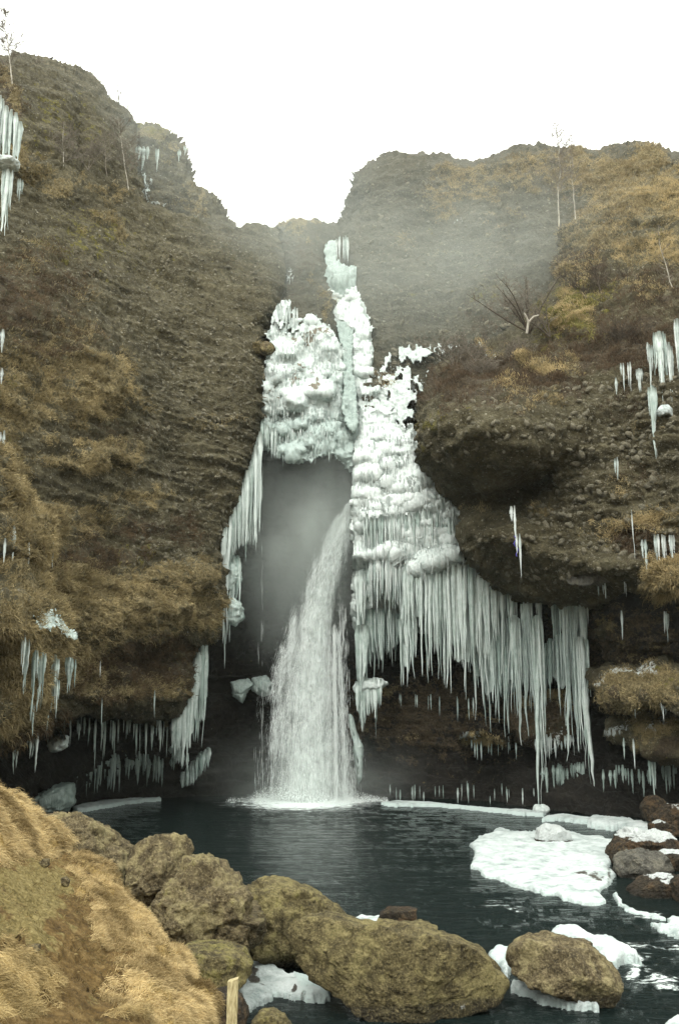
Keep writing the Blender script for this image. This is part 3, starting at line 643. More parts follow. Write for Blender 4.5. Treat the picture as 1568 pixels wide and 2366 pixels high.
def pool():
    us = np.arange(-420, 1990, 4.0); vs = np.concatenate([np.arange(1812, 1900, 1.6), np.arange(1900, 2100, 2.6), np.arange(2100, 3000, 5)])
    U, V = np.meshgrid(us, vs); Y = waterY(V); P = pix(U, V, Y)
    rough = .25 + 1.0 * np.exp(-((U - 720) / 260) ** 2 - ((V - 1860) / 40) ** 2) + .8 * blobs(U, V, [(1500, 2240, 140, 90, 1), (1300, 2290, 200, 60, .5), (1150, 2130, 220, 40, .5), (1450, 2150, 120, 40, .6)]) + .35 * sstep(1980, 2150, V)
    q = P * np.array([.9, 2.6, 1]); near = np.clip(12 / Y, .35, 1.2)
    h = .028 * fbm(q * 1.3, 4, 90, .6) + .016 * fbm(q * 5, 3, 95, .6, True) * near
    P[..., 2] += h * rough * 1.5
    g = np.zeros(U.shape)
    g = np.maximum(g, 1.02 * np.exp(-(((U - 695) / 190) ** 2 + ((V - 1853) / 27) ** 2) ** .9))
    g = np.maximum(g, blobs(U, V, [(1500, 2190, 120, 26, .55), (1530, 2260, 80, 30, .65), (1460, 2235, 60, 24, .8), (1500, 2250, 90, 40, .5), (1290, 2290, 130, 16, .35), (1300, 2335, 60, 14, .42), (1150, 2095, 60, 14, .42), (1200, 2130, 120, 12, .35), (1470, 2130, 60, 16, .5), (1540, 2150, 60, 14, .4),
                                   (640, 1890, 260, 14, .22), (900, 1855, 90, 8, .4), (250, 1880, 200, 10, .28), (1000, 2000, 300, 60, .10), (980, 1990, 60, 6, .3), (620, 2240, 70, 40, .5), (1050, 2050, 80, 10, .3)]))
    g = g - .25
    g += .25 * sstep(0, .2, g + .25)
    mk = np.zeros(U.shape + (4,)); mk[..., 0] = g
    nu = len(us); i, j = np.meshgrid(np.arange(len(vs) - 1), np.arange(nu - 1), indexing='ij'); a = (i * nu + j).ravel()
    tag(mesh_obj('water', P.reshape(-1, 3), np.stack([a, a + nu, a + nu + 1, a + 1], -1), M['water'], None, None, mk.reshape(-1, 4)), kind='structure')
pool()

# ------------------------------------------------------------------ boulders
def boulder(poly, Y, thick, mat, label, cat='boulder', n=6, rough=.09, facet=.35, seed=0, billow=0.0, damp=.0, moss=0.0, rust=0.0, snow=0.0, group=None, name='boulder', lean=0.0, parent=None, cuts=7, crack=0):
    """closed rock whose outline follows poly (sheet coordinates) at depth Y, thick metres deep"""
    p = pix([q[0] for q in poly], [q[1] for q in poly], Y); X = p[:, 0]; Z = p[:, 2]
    cx, cz = (X.min() + X.max()) / 2, (Z.min() + Z.max()) / 2
    ang = np.linspace(-math.pi, math.pi, 181)[:-1]; rad = np.zeros(180)
    for k, a in enumerate(ang):
        dx, dz = math.cos(a), math.sin(a); best = 0
        for i in range(len(X)):
            x1, z1 = X[i] - cx, Z[i] - cz; x2, z2 = X[(i + 1) % len(X)] - cx, Z[(i + 1) % len(X)] - cz
            den = dx * (z2 - z1) - dz * (x2 - x1)
            if abs(den) < 1e-12: continue
            t = (x1 * (z2 - z1) - z1 * (x2 - x1)) / den; s_ = (x1 * dz - z1 * dx) / den
            if t > 0 and -1e-6 <= s_ <= 1 + 1e-6: best = max(best, t)
        rad[k] = best
    rad = rad * (.99 - .22 * rough * (billow == 0))
    v, f = ico(n)
    a = np.arctan2(v[:, 2], v[:, 0]); rr = np.interp(a, np.append(ang, math.pi), np.append(rad, rad[0]))
    rho = np.hypot(v[:, 0], v[:, 2]); rp = rho ** .62
    T = thick / 2
    w_ = np.stack([v[:, 0] / np.maximum(rho, 1e-6) * rr * rp, np.sign(v[:, 1]) * np.abs(v[:, 1]) ** .85 * T, v[:, 2] / np.maximum(rho, 1e-6) * rr * rp], 1)
    r = np.random.default_rng(100 + seed); size = float(np.mean(rad))
    for k in range(cuts):                                    # broken faces: flatten against random planes facing the front
        nn = np.array([r.normal(0, .42), -1.0, r.normal(.15, .42)]); nn /= np.linalg.norm(nn)
        dd = w_ @ nn; lim = np.quantile(dd, 1 - .30 * facet) ; over = np.maximum(dd - lim, 0)
        w_ = w_ - nn * (over * .85)[:, None]
    w_[:, 1] += lean * w_[:, 2]
    wp = w_ + np.array([cx, Y, cz])
    nrm = w_ / (np.linalg.norm(w_, axis=1, keepdims=True) + 1e-9)
    dsp = rough * size * (fbm(wp * 1.1 / size, 3, seed) * .9 + .5 * fbm(wp * 3.0 / size, 4, seed + 3, .55, True) + .22 * fbm(wp * 8 / size, 4, seed + 7, .6, True))
    dsp += (.022 * fbm(wp * 8, 4, seed + 9, .6, True) + .035 * (np.clip(.5 - worley(wp * 7, seed), 0, 1)) * (vnoise(wp * 2.1, seed) > 0)) * (billow == 0)
    if billow: dsp += billow * (np.sqrt(np.clip(1 - (worley(wp * 5.5, seed) / .8) ** 2, 0, 1)) + .5 * np.sqrt(np.clip(1 - (worley(wp * 13, seed + 1) / .8) ** 2, 0, 1)))
    wq = wp + .12 * size * np.stack([fbm(wp * 1.6 / size, 2, seed + 81), fbm(wp * 1.6 / size, 2, seed + 82), fbm(wp * 1.6 / size, 2, seed + 83)], 1)
    if not billow:
        _, ed, idv = cells(wq * 1.35 / size, seed + 40); _, ed2, id2 = cells(wq * 3.6 / size, seed + 41)
        bk = .23 if size > .35 else .07
        dsp += size * bk * (idv - .55) * sstep(0, .12, ed) + size * bk * .35 * (id2 - .5) * sstep(0, .16, ed2) - size * .02 * (1 - sstep(0, .05, ed))
    if crack: dsp -= .30 * size * np.exp(-(np.abs(fbm(wp * .9 / size, 2, crack)) / .035) ** 2) * .35
    wp = wp + nrm * dsp[:, None]
    mk = np.zeros((len(wp), 4)); zr = (wp[:, 2] - wp[:, 2].min()) / (np.ptp(wp[:, 2]) + 1e-9)
    mk[:, 0] = np.clip(1 - np.maximum(wp[:, 2], 0) / .22, 0, 1) * .9 * (damp > 0) + damp * (1 - zr) * .4
    mk[:, 1] = rust * (fbm(wp * 1.5 / size, 3, seed + 60) * .5 + .5); mk[:, 2] = moss * (fbm(wp * 1.2 / size, 3, seed + 66) * .6 + .6) * sstep(.15, .7, zr)
    mk[:, 3] = min(snow, 1) * sstep(.75 - .5 * max(snow - 1, 0), .95 - .5 * max(snow - 1, 0), zr)
    o = mesh_obj(name, wp, f, M[mat], parent, (cx, Y, max(wp[:, 2].min(), 0) if parent is None else wp[:, 2].min()), mk)
    if parent is None: tag(o, label, cat, group)
    return o
BG = 'boulders along the near bank'
boulder([(100, 1890), (130, 1880), (160, 1878), (195, 1900), (240, 1920), (265, 1945), (295, 1965), (300, 1990), (280, 2060), (200, 2080), (120, 2000), (95, 1930)], 17.0, 2.2, 'boulder', 'low brown broken boulder just right of the straw tussock at the pool edge', seed=1, rust=.45, damp=.5, rough=.19, cuts=10, group=BG, crack=4)
boulder([(285, 2000), (300, 1965), (330, 1940), (360, 1930), (395, 1932), (425, 1948), (438, 1975), (440, 2030), (430, 2090), (380, 2140), (310, 2120), (280, 2060)], 13.7, 1.5, 'boulder', 'tallest pale grey blocky boulder rising from the bank in front of the dark pool', seed=2, damp=.3, rough=.11, cuts=14, facet=.6, group=BG)
boulder([(420, 2010), (432, 1985), (470, 1990), (500, 2000), (520, 2022), (552, 2040), (565, 2070), (568, 2130), (600, 2110), (600, 2150), (580, 2190), (560, 2220), (520, 2260), (430, 2270), (370, 2200), (350, 2120), (380, 2060)], 12.6, 2.0, 'boulder', 'large rough knobbly brown boulder left of the smooth olive one', seed=3, damp=.25, rough=.22, cuts=10, moss=.3, rust=.35, n=6, group=BG, crack=3)
boulder([(395, 2210), (440, 2190), (520, 2190), (560, 2200), (580, 2225), (572, 2255), (540, 2285), (480, 2310), (420, 2300), (385, 2260)], 11.3, 1.3, 'boulder_olive', 'rounded mossy olive boulder in front of the knobbly brown one, beside the post', seed=4, damp=.6, rough=.13, moss=.7, group=BG)
boulder([(568, 2060), (600, 2045), (650, 2042), (700, 2055), (750, 2080), (790, 2110), (808, 2140), (800, 2190), (740, 2240), (680, 2225), (620, 2215), (580, 2190), (566, 2130)], 13.9, 1.9, 'boulder_olive', 'smooth domed olive yellow boulder between the knobbly rock and the big flat boulder', seed=5, damp=.5, facet=.6, rough=.09, moss=.35, group=BG)
boulder([(658, 2150), (690, 2135), (760, 2130), (820, 2143), (880, 2146), (930, 2160), (990, 2158), (1040, 2178), (1100, 2200), (1135, 2225), (1172, 2270), (1176, 2300), (1150, 2330), (1080, 2362), (980, 2372), (860, 2350), (760, 2300), (690, 2230), (660, 2185)], 11.7, 2.4, 'boulder_olive', 'biggest long flat olive brown boulder across the front of the pool', seed=6, damp=.9, rough=.13, rust=.4, n=6, cuts=12, facet=.8, group=BG)
boulder([(1176, 2215), (1195, 2190), (1230, 2175), (1280, 2172), (1340, 2182), (1385, 2200), (1420, 2235), (1436, 2265), (1425, 2300), (1400, 2322), (1330, 2300), (1260, 2275), (1200, 2262), (1178, 2245)], 12.2, 1.5, 'boulder', 'grey brown wedge shaped boulder ringed by snow right of the biggest flat boulder', seed=7, damp=.7, rough=.08, cuts=9, facet=.5, group=BG)
RG = 'boulders on the right shore'
boulder([(1420, 2015), (1424, 1980), (1440, 1968), (1490, 1966), (1520, 1970), (1545, 1995), (1556, 2020), (1540, 2034), (1490, 2042), (1445, 2040)], 20.3, 1.3, 'boulder_grey', 'smooth rounded grey boulder at the right edge of the snow sheet', seed=8, damp=.2, rough=.03, cuts=5, group=RG)
boulder([(1402, 1990), (1408, 1965), (1430, 1935), (1460, 1918), (1500, 1922), (1540, 1928), (1580, 1950), (1590, 1985), (1540, 2000), (1450, 2000)], 21.9, 1.6, 'boulder_dark', 'dark wet boulder with a snowy crest behind the smooth grey one', seed=9, damp=.2, rough=.2, snow=1.15, rust=.2, group=RG)
boulder([(1440, 2080), (1470, 2045), (1500, 2030), (1540, 2025), (1580, 2030), (1600, 2070), (1580, 2100), (1520, 2098), (1470, 2090)], 18.6, 1.3, 'boulder_dark', 'rusty brown boulder in front of the smooth grey one at the right edge', seed=10, damp=.2, rough=.14, rust=.35, snow=.6, group=RG)
boulder([(1555, 2040), (1570, 2025), (1620, 2030), (1640, 2110), (1590, 2120), (1560, 2100)], 18.0, 1.0, 'boulder_dark', 'dark brown boulder cut off by the right edge of the photo', seed=11, rust=.3, rough=.1, group=RG)
boulder([(1510, 1975), (1535, 1965), (1600, 1968), (1620, 2005), (1560, 2012), (1520, 1998)], 21.0, .8, 'boulder_dark', 'small dark snow capped rock behind the grey boulder at the right edge', seed=12, snow=1.0, rough=.1, group=RG)
boulder([(1480, 1862), (1495, 1842), (1515, 1838), (1535, 1850), (1545, 1880), (1520, 1905), (1490, 1895)], 26.5, 1.0, 'boulder_dark', 'black rounded boulder under the icicles at the right cliff foot', seed=13, rough=.06, group=RG)
boulder([(1505, 1890), (1530, 1860), (1580, 1855), (1620, 1880), (1610, 1915), (1560, 1925), (1515, 1915)], 25.5, 1.2, 'boulder_dark', 'black boulder with an icy rim on the far right shore', seed=14, rough=.08, snow=.4, group=RG)
boulder([(1500, 1905), (1525, 1895), (1560, 1910), (1565, 1930), (1530, 1938), (1500, 1925)], 24.3, .8, 'boulder_dark', 'small iced black rock below the icy rimmed boulder', seed=15, rough=.1, snow=.8, group=RG)
boulder([(1235, 1945), (1240, 1915), (1262, 1904), (1290, 1910), (1315, 1925), (1322, 1948), (1290, 1956), (1250, 1955)], 24.2, .9, 'boulder_dark', 'small snow covered rock sitting on the big snow sheet', seed=16, snow=2.0, rough=.1, group=RG)
boulder([(578, 2366), (600, 2345), (630, 2337), (660, 2350), (672, 2372), (650, 2400), (590, 2400)], 9.6, .5, 'boulder_olive', 'small yellowish rock top at the bottom edge right of the post', seed=17, moss=.5, rough=.1, group=BG)
boulder([(480, 2300), (520, 2290), (560, 2310), (570, 2350), (545, 2400), (470, 2400), (450, 2350)], 10.4, .8, 'boulder_dark', 'dark wet stone at the foot of the wooden post', seed=18, rough=.1, group=BG)
boulder([(960, 2100), (900, 2098), (880, 2110), (870, 2135), (910, 2145), (960, 2130)], 13.6, .5, 'boulder_dark', 'small dark brown rock under the snow patch behind the biggest flat boulder', seed=19, rough=.1, rust=.5, group=BG)
boulder([(600, 808), (612, 790), (630, 796), (637, 806), (626, 816), (606, 818)], 34.0, .7, 'boulder', 'small round stone nose jutting from the left cliff edge toward the ice', 'rock', n=4, seed=20, rough=.06)
boulder([(1236, 1000), (1238, 960), (1262, 950), (1285, 962), (1288, 990), (1262, 1008), (1240, 1018)], 28.6, .7, 'boulder_grey', 'grey angular boulder stuck in the right bluff below the heather', 'rock', n=4, seed=21, rough=.05, cuts=9, facet=.7)
boulder([(1290, 1338), (1330, 1310), (1400, 1285), (1440, 1290), (1465, 1310), (1440, 1335), (1380, 1350), (1320, 1348)], 28.0, 1.3, 'boulder_grey', 'long pale slab of rock under the right bluff above the icicles', 'rock', n=4, seed=22, rough=.07, cuts=9, facet=.6)

# ------------------------------------------------------------------ snow and floating ice
def floe(poly, z, thickm, label, cat='snow sheet', mat='snow', dirt=(), grey=(), group=None, name='snow_patch', tilt=0.0, lump=.05, step=3, frag=9):
    pu = [p[0] for p in poly]; pv = [p[1] for p in poly]
    us = np.arange(min(pu) - 4, max(pu) + 8, step * 1.0); vs = np.arange(min(pv) - 4, max(pv) + 6, step * .7)
    U, V = np.meshgrid(us, vs); q = np.stack([U / 26, V / 14, U * 0], -1)
    d = sdist(U, V, poly) + frag * fbm(q, 5, int(pu[0]), .6) 
    Y = waterY(V, z); P = pix(U, V, Y)
    e = np.clip(d / 14, 0, 1)
    P[..., 2] = z - thickm * (1 - np.sqrt(np.clip(1 - (1 - e) ** 2, 0, 1))) + lump * (fbm(P * 1.6, 5, 3, .6) + .5 * fbm(P * 5, 3, 13, .6, True)) * e + tilt * (P[..., 0] - P[..., 0].mean())
    ok = d > 0; fo = ok[:-1, :-1] & ok[1:, :-1] & ok[1:, 1:] & ok[:-1, 1:]
    nu = U.shape[1]; ii, jj = np.nonzero(fo); a = ii * nu + jj; quads = np.stack([a, a + nu, a + nu + 1, a + 1], -1)
    used = np.unique(quads); rm = np.full(U.size, -1); rm[used] = np.arange(len(used)); quads = rm[quads]
    Vv = P.reshape(-1, 3)[used]; mk = np.zeros(U.shape + (4,)); mk[..., 1] = blobs(U, V, dirt); mk[..., 0] = np.maximum(blobs(U, V, grey), .78 * np.exp(-np.clip(d, 0, None) / 6)); mk = mk.reshape(-1, 4)[used]
    eg = np.concatenate([quads[:, [0, 1]], quads[:, [1, 2]], quads[:, [2, 3]], quads[:, [3, 0]]]); key = np.sort(eg, 1); kk = key[:, 0].astype(np.int64) * len(Vv) + key[:, 1]
    _, inv, cnt = np.unique(kk, return_inverse=True, return_counts=True); be = eg[cnt[inv] == 1]; bv = np.unique(be); m2 = np.full(len(Vv), -1); m2[bv] = np.arange(len(bv)) + len(Vv)
    Vb = Vv[bv].copy(); Vb[:, 2] = -.12
    rim = np.stack([be[:, 1], be[:, 0], m2[be[:, 0]], m2[be[:, 1]]], -1)
    c = Vv.mean(0); c[2] = 0
    return tag(mesh_obj(name, np.concatenate([Vv, Vb]), np.concatenate([quads, rim]), M[mat], None, c, np.concatenate([mk, mk[bv]])), label, cat, group)
floe([(1084, 1945), (1105, 1925), (1150, 1908), (1200, 1912), (1240, 1910), (1300, 1915), (1360, 1925), (1440, 1932), (1420, 1960), (1405, 1995), (1420, 2012), (1405, 2040), (1385, 2052), (1400, 2075), (1350, 2080), (1310, 2070), (1250, 2052), (1190, 2040), (1130, 2018), (1085, 1995), (1098, 1970)], .10, .10,
     'big white snow covered ice sheet reaching into the pool from the right shore', dirt=[(1350, 2015, 40, 10, .62), (1300, 2000, 20, 6, .5), (1395, 2010, 20, 14, .6), (1370, 1985, 40, 8, .45)], grey=[(1400, 1990, 40, 50, .5), (1100, 1960, 12, 30, .5)])
floe([(1262, 2150), (1290, 2130), (1330, 2130), (1375, 2148), (1400, 2150), (1430, 2165), (1470, 2185), (1478, 2195), (1440, 2192), (1425, 2210), (1395, 2208), (1370, 2190), (1320, 2180), (1270, 2172)], .20, .2, 'lumpy white ice slab behind the wedge shaped boulder', 'ice slab', group='ice around the wedge boulder')
floe([(1128, 2192), (1150, 2175), (1190, 2172), (1235, 2172), (1200, 2190), (1180, 2215), (1172, 2240), (1140, 2222), (1130, 2205)], .16, .16, 'pale translucent ice plate left of the wedge shaped boulder', 'ice slab', grey=[(1165, 2200, 30, 30, .8)], group='ice around the wedge boulder')
floe([(1176, 2240), (1200, 2255), (1250, 2262), (1310, 2282), (1370, 2300), (1392, 2312), (1340, 2312), (1270, 2300), (1210, 2278), (1178, 2262)], .14, .14, 'thin white snow ledge along the front foot of the wedge boulder', 'snow ledge', group='ice around the wedge boulder')
floe([(798, 2112), (830, 2100), (880, 2104), (930, 2110), (975, 2134), (985, 2150), (900, 2150), (820, 2155)], .30, .3, 'white snow patch lying behind the biggest flat boulder', 'snow patch')
floe([(1432, 2040), (1420, 2050), (1440, 2080), (1470, 2098), (1520, 2105), (1590, 2120), (1650, 2150), (1640, 2185), (1570, 2165), (1520, 2145), (1500, 2125), (1540, 2122), (1470, 2105), (1425, 2085), (1415, 2060)], .08, .08, 'thin white ice shelf curving round the right shore rocks', 'ice shelf', grey=[(1440, 2080, 30, 20, .5)])
floe([(1520, 2366), (1540, 2348), (1580, 2330), (1640, 2330), (1640, 2420), (1540, 2420)], .12, .1, 'white snow corner at the bottom right edge of the photo', 'snow patch')
floe([(1350, 1885), (1370, 1875), (1420, 1880), (1480, 1885), (1530, 1895), (1520, 1920), (1470, 1915), (1430, 1905), (1380, 1900), (1352, 1896)], .2, .18, 'low white ice ledge under the icicles on the far right shore', 'ice ledge', grey=[(1430, 1895, 80, 10, .5)])
floe([(545, 2290), (560, 2245), (590, 2215), (575, 2200), (600, 2190), (640, 2225), (660, 2240), (700, 2235), (770, 2260), (765, 2295), (720, 2300), (690, 2290), (640, 2285), (600, 2310), (560, 2330)], .10, .1, 'grey white cracked ice sheet between the post and the olive boulders', 'ice sheet', dirt=[(655, 2275, 12, 10, .8), (590, 2255, 30, 12, .8), (700, 2285, 14, 6, .8)], grey=[(720, 2270, 60, 30, .75), (580, 2280, 60, 40, .5), (620, 2220, 30, 15, .5)])
for pl, lab in (([(880, 1848), (920, 1843), (990, 1846), (1060, 1852), (1130, 1858), (1190, 1862), (1262, 1868), (1255, 1876), (1180, 1870), (1100, 1862), (1000, 1853), (900, 1852)], 'thin white ice rim along the waterline under the right overhang'),
                ([(1250, 1885), (1262, 1878), (1300, 1873), (1350, 1880), (1410, 1885), (1405, 1893), (1340, 1890), (1290, 1885)], 'lumpy ice rim where the longest icicle meets the pool'),
                ([(165, 1858), (190, 1850), (240, 1843), (300, 1838), (370, 1834), (375, 1840), (310, 1846), (240, 1856), (180, 1868)], 'thin grey white ice rim along the waterline under the left overhang')):
    floe(pl, .16, .12, lab, 'ice rim', group='ice rims at the waterline', step=2, frag=2.5, name='shore_ice', grey=[(pl[0][0], pl[0][1], 200, 40, .35)])

# ------------------------------------------------------------------ icicles
def icicle_geo(top, L, r0, r=None, sides=7, segs=9, lean=(0, 0), flat=1.0, curve=.0, flute=.18, headroom=.12):
    r = r or rng
    t = np.linspace(0, 1, segs); prof = (1 - t) ** .75 * (1 + .16 * r.standard_normal(segs)); prof[0] = .8 + .2 * r.random(); prof[-1] = .03
    prof = np.clip(prof, .03, None) * r0
    a = np.linspace(0, 2 * math.pi, sides, endpoint=False) + r.random() * 6
    fl = 1 + flute * r.standard_normal(sides)
    wob = np.cumsum(r.normal(0, .012, (segs, 2)), 0) * L * .5
    cx = top[0] + lean[0] * L * t ** 1.5 + wob[:, 0] * t; cyy = top[1] + lean[1] * L * t + wob[:, 1] * t; cz = top[2] - L * t
    V = np.stack([cx[:, None] + prof[:, None] * fl * np.cos(a) , cyy[:, None] + prof[:, None] * fl * np.sin(a) * flat, np.repeat(cz[:, None], sides, 1)], -1)
    V[0, :, :2] = V[0, :, :2].mean(0) * .5 + V[0, :, :2] * .5; V[0, :, 2] += headroom
    i, j = np.meshgrid(np.arange(segs - 1), np.arange(sides), indexing='ij'); b = (i * sides + j).ravel(); c = (i * sides + (j + 1) % sides).ravel()
    q = np.stack([b, b + sides, c + sides, c], -1)
    caps = np.concatenate([[[0, k + 1, k] for k in range(1, sides - 1)], [[(segs - 1) * sides, (segs - 1) * sides + k, (segs - 1) * sides + k + 1] for k in range(1, sides - 1)]])
    return V.reshape(-1, 3), q, caps
def lerp_pl(pl, u):
    xs = [p[0] for p in pl]; return np.interp(u, xs, [p[1] for p in pl])
def curtain(name, tops, bots, Y, mat, label, cat='ice curtain', n=60, rpx=5, jitter=.35, rows=2, seed=0, group=None, Yend=None, grey=0.0, parent=None, sheet=True, dy=.25, tooth=.25):
    """many icicles frozen side by side into one sheet: tops/bots = polylines (u, v) on the sheet, Y depth (or polyline of depth over u)"""
    r = np.random.default_rng(200 + seed); bag = Bag(); u0, u1 = tops[0][0], tops[-1][0]
    us = []
    for row in range(rows):
        for k in range(n):
            u = u0 + (u1 - u0) * (k + .5 + r.normal(0, .3)) / n; u = min(max(u, u0), u1)
            yy = (lerp_pl(Y, u) if isinstance(Y, list) else Y) + dy * (row - (rows - 1) / 2) + r.normal(0, .05)
            vt = lerp_pl(tops, u) + r.normal(0, 3); vb = lerp_pl(bots, u)
            c_ = vnoise(np.array([u / (rpx * 4.5), seed * 3.1, 0.]), seed + 7); c2 = abs(vnoise(np.array([u / (rpx * 8), seed * 1.7, 4.]), seed + 8))
            f = 1 - jitter * .45 * r.random() ** 1.6 - jitter * .75 * (.5 + .5 * c_) ** 1.3 - .12 * c2
            vb2 = vt + (vb - vt) * f
            if r.random() < .12: vb2 = vt + (vb - vt) * (1 + tooth * r.random())
            a = pix(u, vt, yy); b = pix(u, vb2, yy); L = max(a[2] - b[2], .05) * 1.05
            v, q, t = icicle_geo(a, L, rpx * m_per_px(yy) * (.6 + .8 * r.random()), r, 6, 9, (r.normal(0, .01), 0), .8)
            bag.add(v, q, t, np.array([r.normal(0, .3) - grey, 0, 0, 0]))
    if sheet:
        gu = np.linspace(u0, u1, max(int((u1 - u0) / 2.2), 4)); gt = np.linspace(0, 1, 26)
        U, T = np.meshgrid(gu, gt); vt = lerp_pl(tops, U); vb = lerp_pl(bots, U)
        ragged = .55 + .30 * vnoise(np.stack([U / (rpx * 2.2), U * 0, U * 0], -1), seed)
        V = vt + (vb - vt) * T * ragged
        yy = (lerp_pl(Y, U) if isinstance(Y, list) else Y + U * 0)
        fl = np.stack([U / (rpx * 1.5), V / 160, U * 0], -1)
        P = pix(U, V, yy + .05 + .12 * fbm(fl, 3, seed + 1)); nu = U.shape[1]
        back = P + np.array([0, .16, 0]) * (1 - T[..., None] * .8)
        i, j = np.meshgrid(np.arange(len(gt) - 1), np.arange(nu - 1), indexing='ij'); a = (i * nu + j).ravel()
        qd = np.stack([a, a + nu, a + nu + 1, a + 1], -1); NN = U.size
        bag.add(np.concatenate([P.reshape(-1, 3), back.reshape(-1, 3)]), np.concatenate([qd, qd[:, ::-1] + NN]), None, np.array([-grey, 0, 0, 0]))
    o = bag.obj(name, M[mat], parent)
    return o if parent is not None else tag(o, label, cat, group)

def ice_disp(big=.25, lump=.16, fine=.04, flute=.05, seed=0, size=1.0):
    def f(P, U, V, mk):
        P0 = P + .25 * np.stack([fbm(P * 1.7, 2, seed + 60), fbm(P * 1.7, 2, seed + 61), fbm(P * 1.7, 2, seed + 62)], -1)
        w1 = worley(P0 * np.array([3.4, 3.4, 1.9]) / size, seed); w2 = worley(P0 * np.array([9, 9, 3.2]) / size, seed + 5)
        b = lump * .42 * np.sqrt(np.clip(1 - (w1 / .85) ** 2, 0, 1)) + lump * .28 * np.sqrt(np.clip(1 - (w2 / .8) ** 2, 0, 1))
        fl = flute * 1.3 * fbm(P * np.array([8, 8, .45]), 3, seed + 9, .6, True) + .03 * fbm(P * np.array([2.5, 2.5, .3]), 3, seed + 19, .6, True)
        k = 1 - mk[..., 3]                       # mask.a: 1 = hanging fluted zone
        return big * fbm(P * .5, 3, seed + 2) + b * (.4 + .6 * k) + fl * (1.75 - k) * 1.5 + fine * 1.6 * fbm(P * 9, 3, seed + 4, .6, True)
    return f

# ---- the frozen fall: three bodies
AP = [(618, 772), (630, 745), (643, 712), (655, 694), (662, 712), (664, 770), (676, 772), (700, 752), (716, 728), (735, 738), (745, 760), (768, 764), (778, 790), (796, 812), (800, 850), (794, 880), (790, 905), (785, 935), (800, 965), (822, 985), (822, 1090), (806, 1086), (790, 1068), (768, 1046), (740, 1050), (715, 1064), (690, 1070), (650, 1060), (638, 1048), (628, 1026), (618, 1046), (606, 1024), (596, 1000), (592, 970), (604, 930), (612, 880), (616, 832), (636, 806)]
apron = relief('frozen_fall', AP, [(620, 770, 35.6), (655, 700, 36.6), (700, 760, 36.2), (640, 850, 35.2), (790, 850, 36.2), (600, 960, 34.6), (700, 950, 34.5), (790, 960, 35.4), (640, 1050, 34.3), (720, 1055, 34.1), (810, 1080, 34.6)], M['ice_white'], 2.6,
    [(AP + [AP[0]], 12, .35)], ice_disp(.3, .085, .012, .05, 1), 7, 9, 1.2,
    lambda U, V, P: np.stack([-.75 * sstep(930, 1010, V) - .25 * blobs(U, V, [(780, 900, 30, 60, 1)]), blobs(U, V, [(722, 775, 26, 30, .72), (700, 850, 30, 8, .75), (705, 885, 13, 20, .85), (670, 875, 8, 18, .85), (748, 765, 12, 26, .6), (627, 905, 5, 30, .7), (672, 770, 14, 20, .7)]), U * 0, np.maximum(sstep(900, 960, V), .55 * blobs(U, V, [(700, 880, 80, 40, 1), (760, 860, 40, 80, 1)]))], -1),
    lambda U, V: (lambda W: -.35 * np.exp(-((W - 905) / 16) ** 2) * (U < 770) + .3 * np.exp(-((W - 975) / 14) ** 2))(V + 40 * fbm(np.stack([U / 50, V * 0, V * 0], -1), 3, 5)) - .25 * np.clip(fbm(np.stack([U / 40, V / 30, V * 0], -1), 2, 18, .5) * 2, -1, 1.2), off=-6)
tag(apron, 'white lumpy frozen cascade left of the narrow chute, over the misty hollow', 'frozen waterfall', 'frozen falls'); 
CHp = [(752, 566), (760, 560), (775, 556), (778, 604), (800, 618), (820, 622), (820, 672), (805, 680), (818, 760), (812, 830), (822, 900), (824, 985), (818, 1010), (802, 985), (788, 940), (795, 900), (792, 840), (782, 780), (772, 740), (758, 680), (752, 630)]
chute = relief('frozen_fall', CHp, [(760, 570, 42), (800, 640, 41), (785, 720, 39.6), (795, 800, 37.2), (800, 900, 35.75), (808, 1000, 34.7)], M['ice_grey'], 2.4, [(CHp + [CHp[0]], 10, .12)], ice_disp(.15, .10, .01, .05, 6, 2.2), 2, 12, .8,
    lambda U, V, P: np.stack([.35 * sstep(640, 600, V), U * 0, U * 0, U * 0 + .6], -1), lambda U, V: -.9 * np.exp(-((U - 788) / 34) ** 2 - ((V - 642) / 34) ** 2))
tag(chute, 'smooth grey green frozen chute with a bulging dome in the cleft', 'frozen waterfall', 'frozen falls')
CR = [(758, 680), (770, 688), (790, 690), (808, 680), (818, 668), (826, 690), (838, 705), (850, 740), (857, 770), (858, 830), (852, 862), (864, 890), (878, 880), (884, 920), (905, 945), (912, 985), (935, 1000), (952, 985), (958, 1005), (964, 1060), (990, 1098), (1010, 1125), (1045, 1155), (1074, 1190), (1074, 1250), (1095, 1290), (1125, 1318), (1150, 1338), (1156, 1400),
      (1130, 1440), (1080, 1470), (1020, 1470), (960, 1450), (930, 1430), (880, 1425), (860, 1440), (826, 1452), (818, 1400), (822, 1300), (816, 1200), (820, 1092), (822, 1010), (830, 960), (812, 900), (802, 850), (808, 800), (797, 770), (790, 745), (776, 740), (768, 720), (772, 700)]
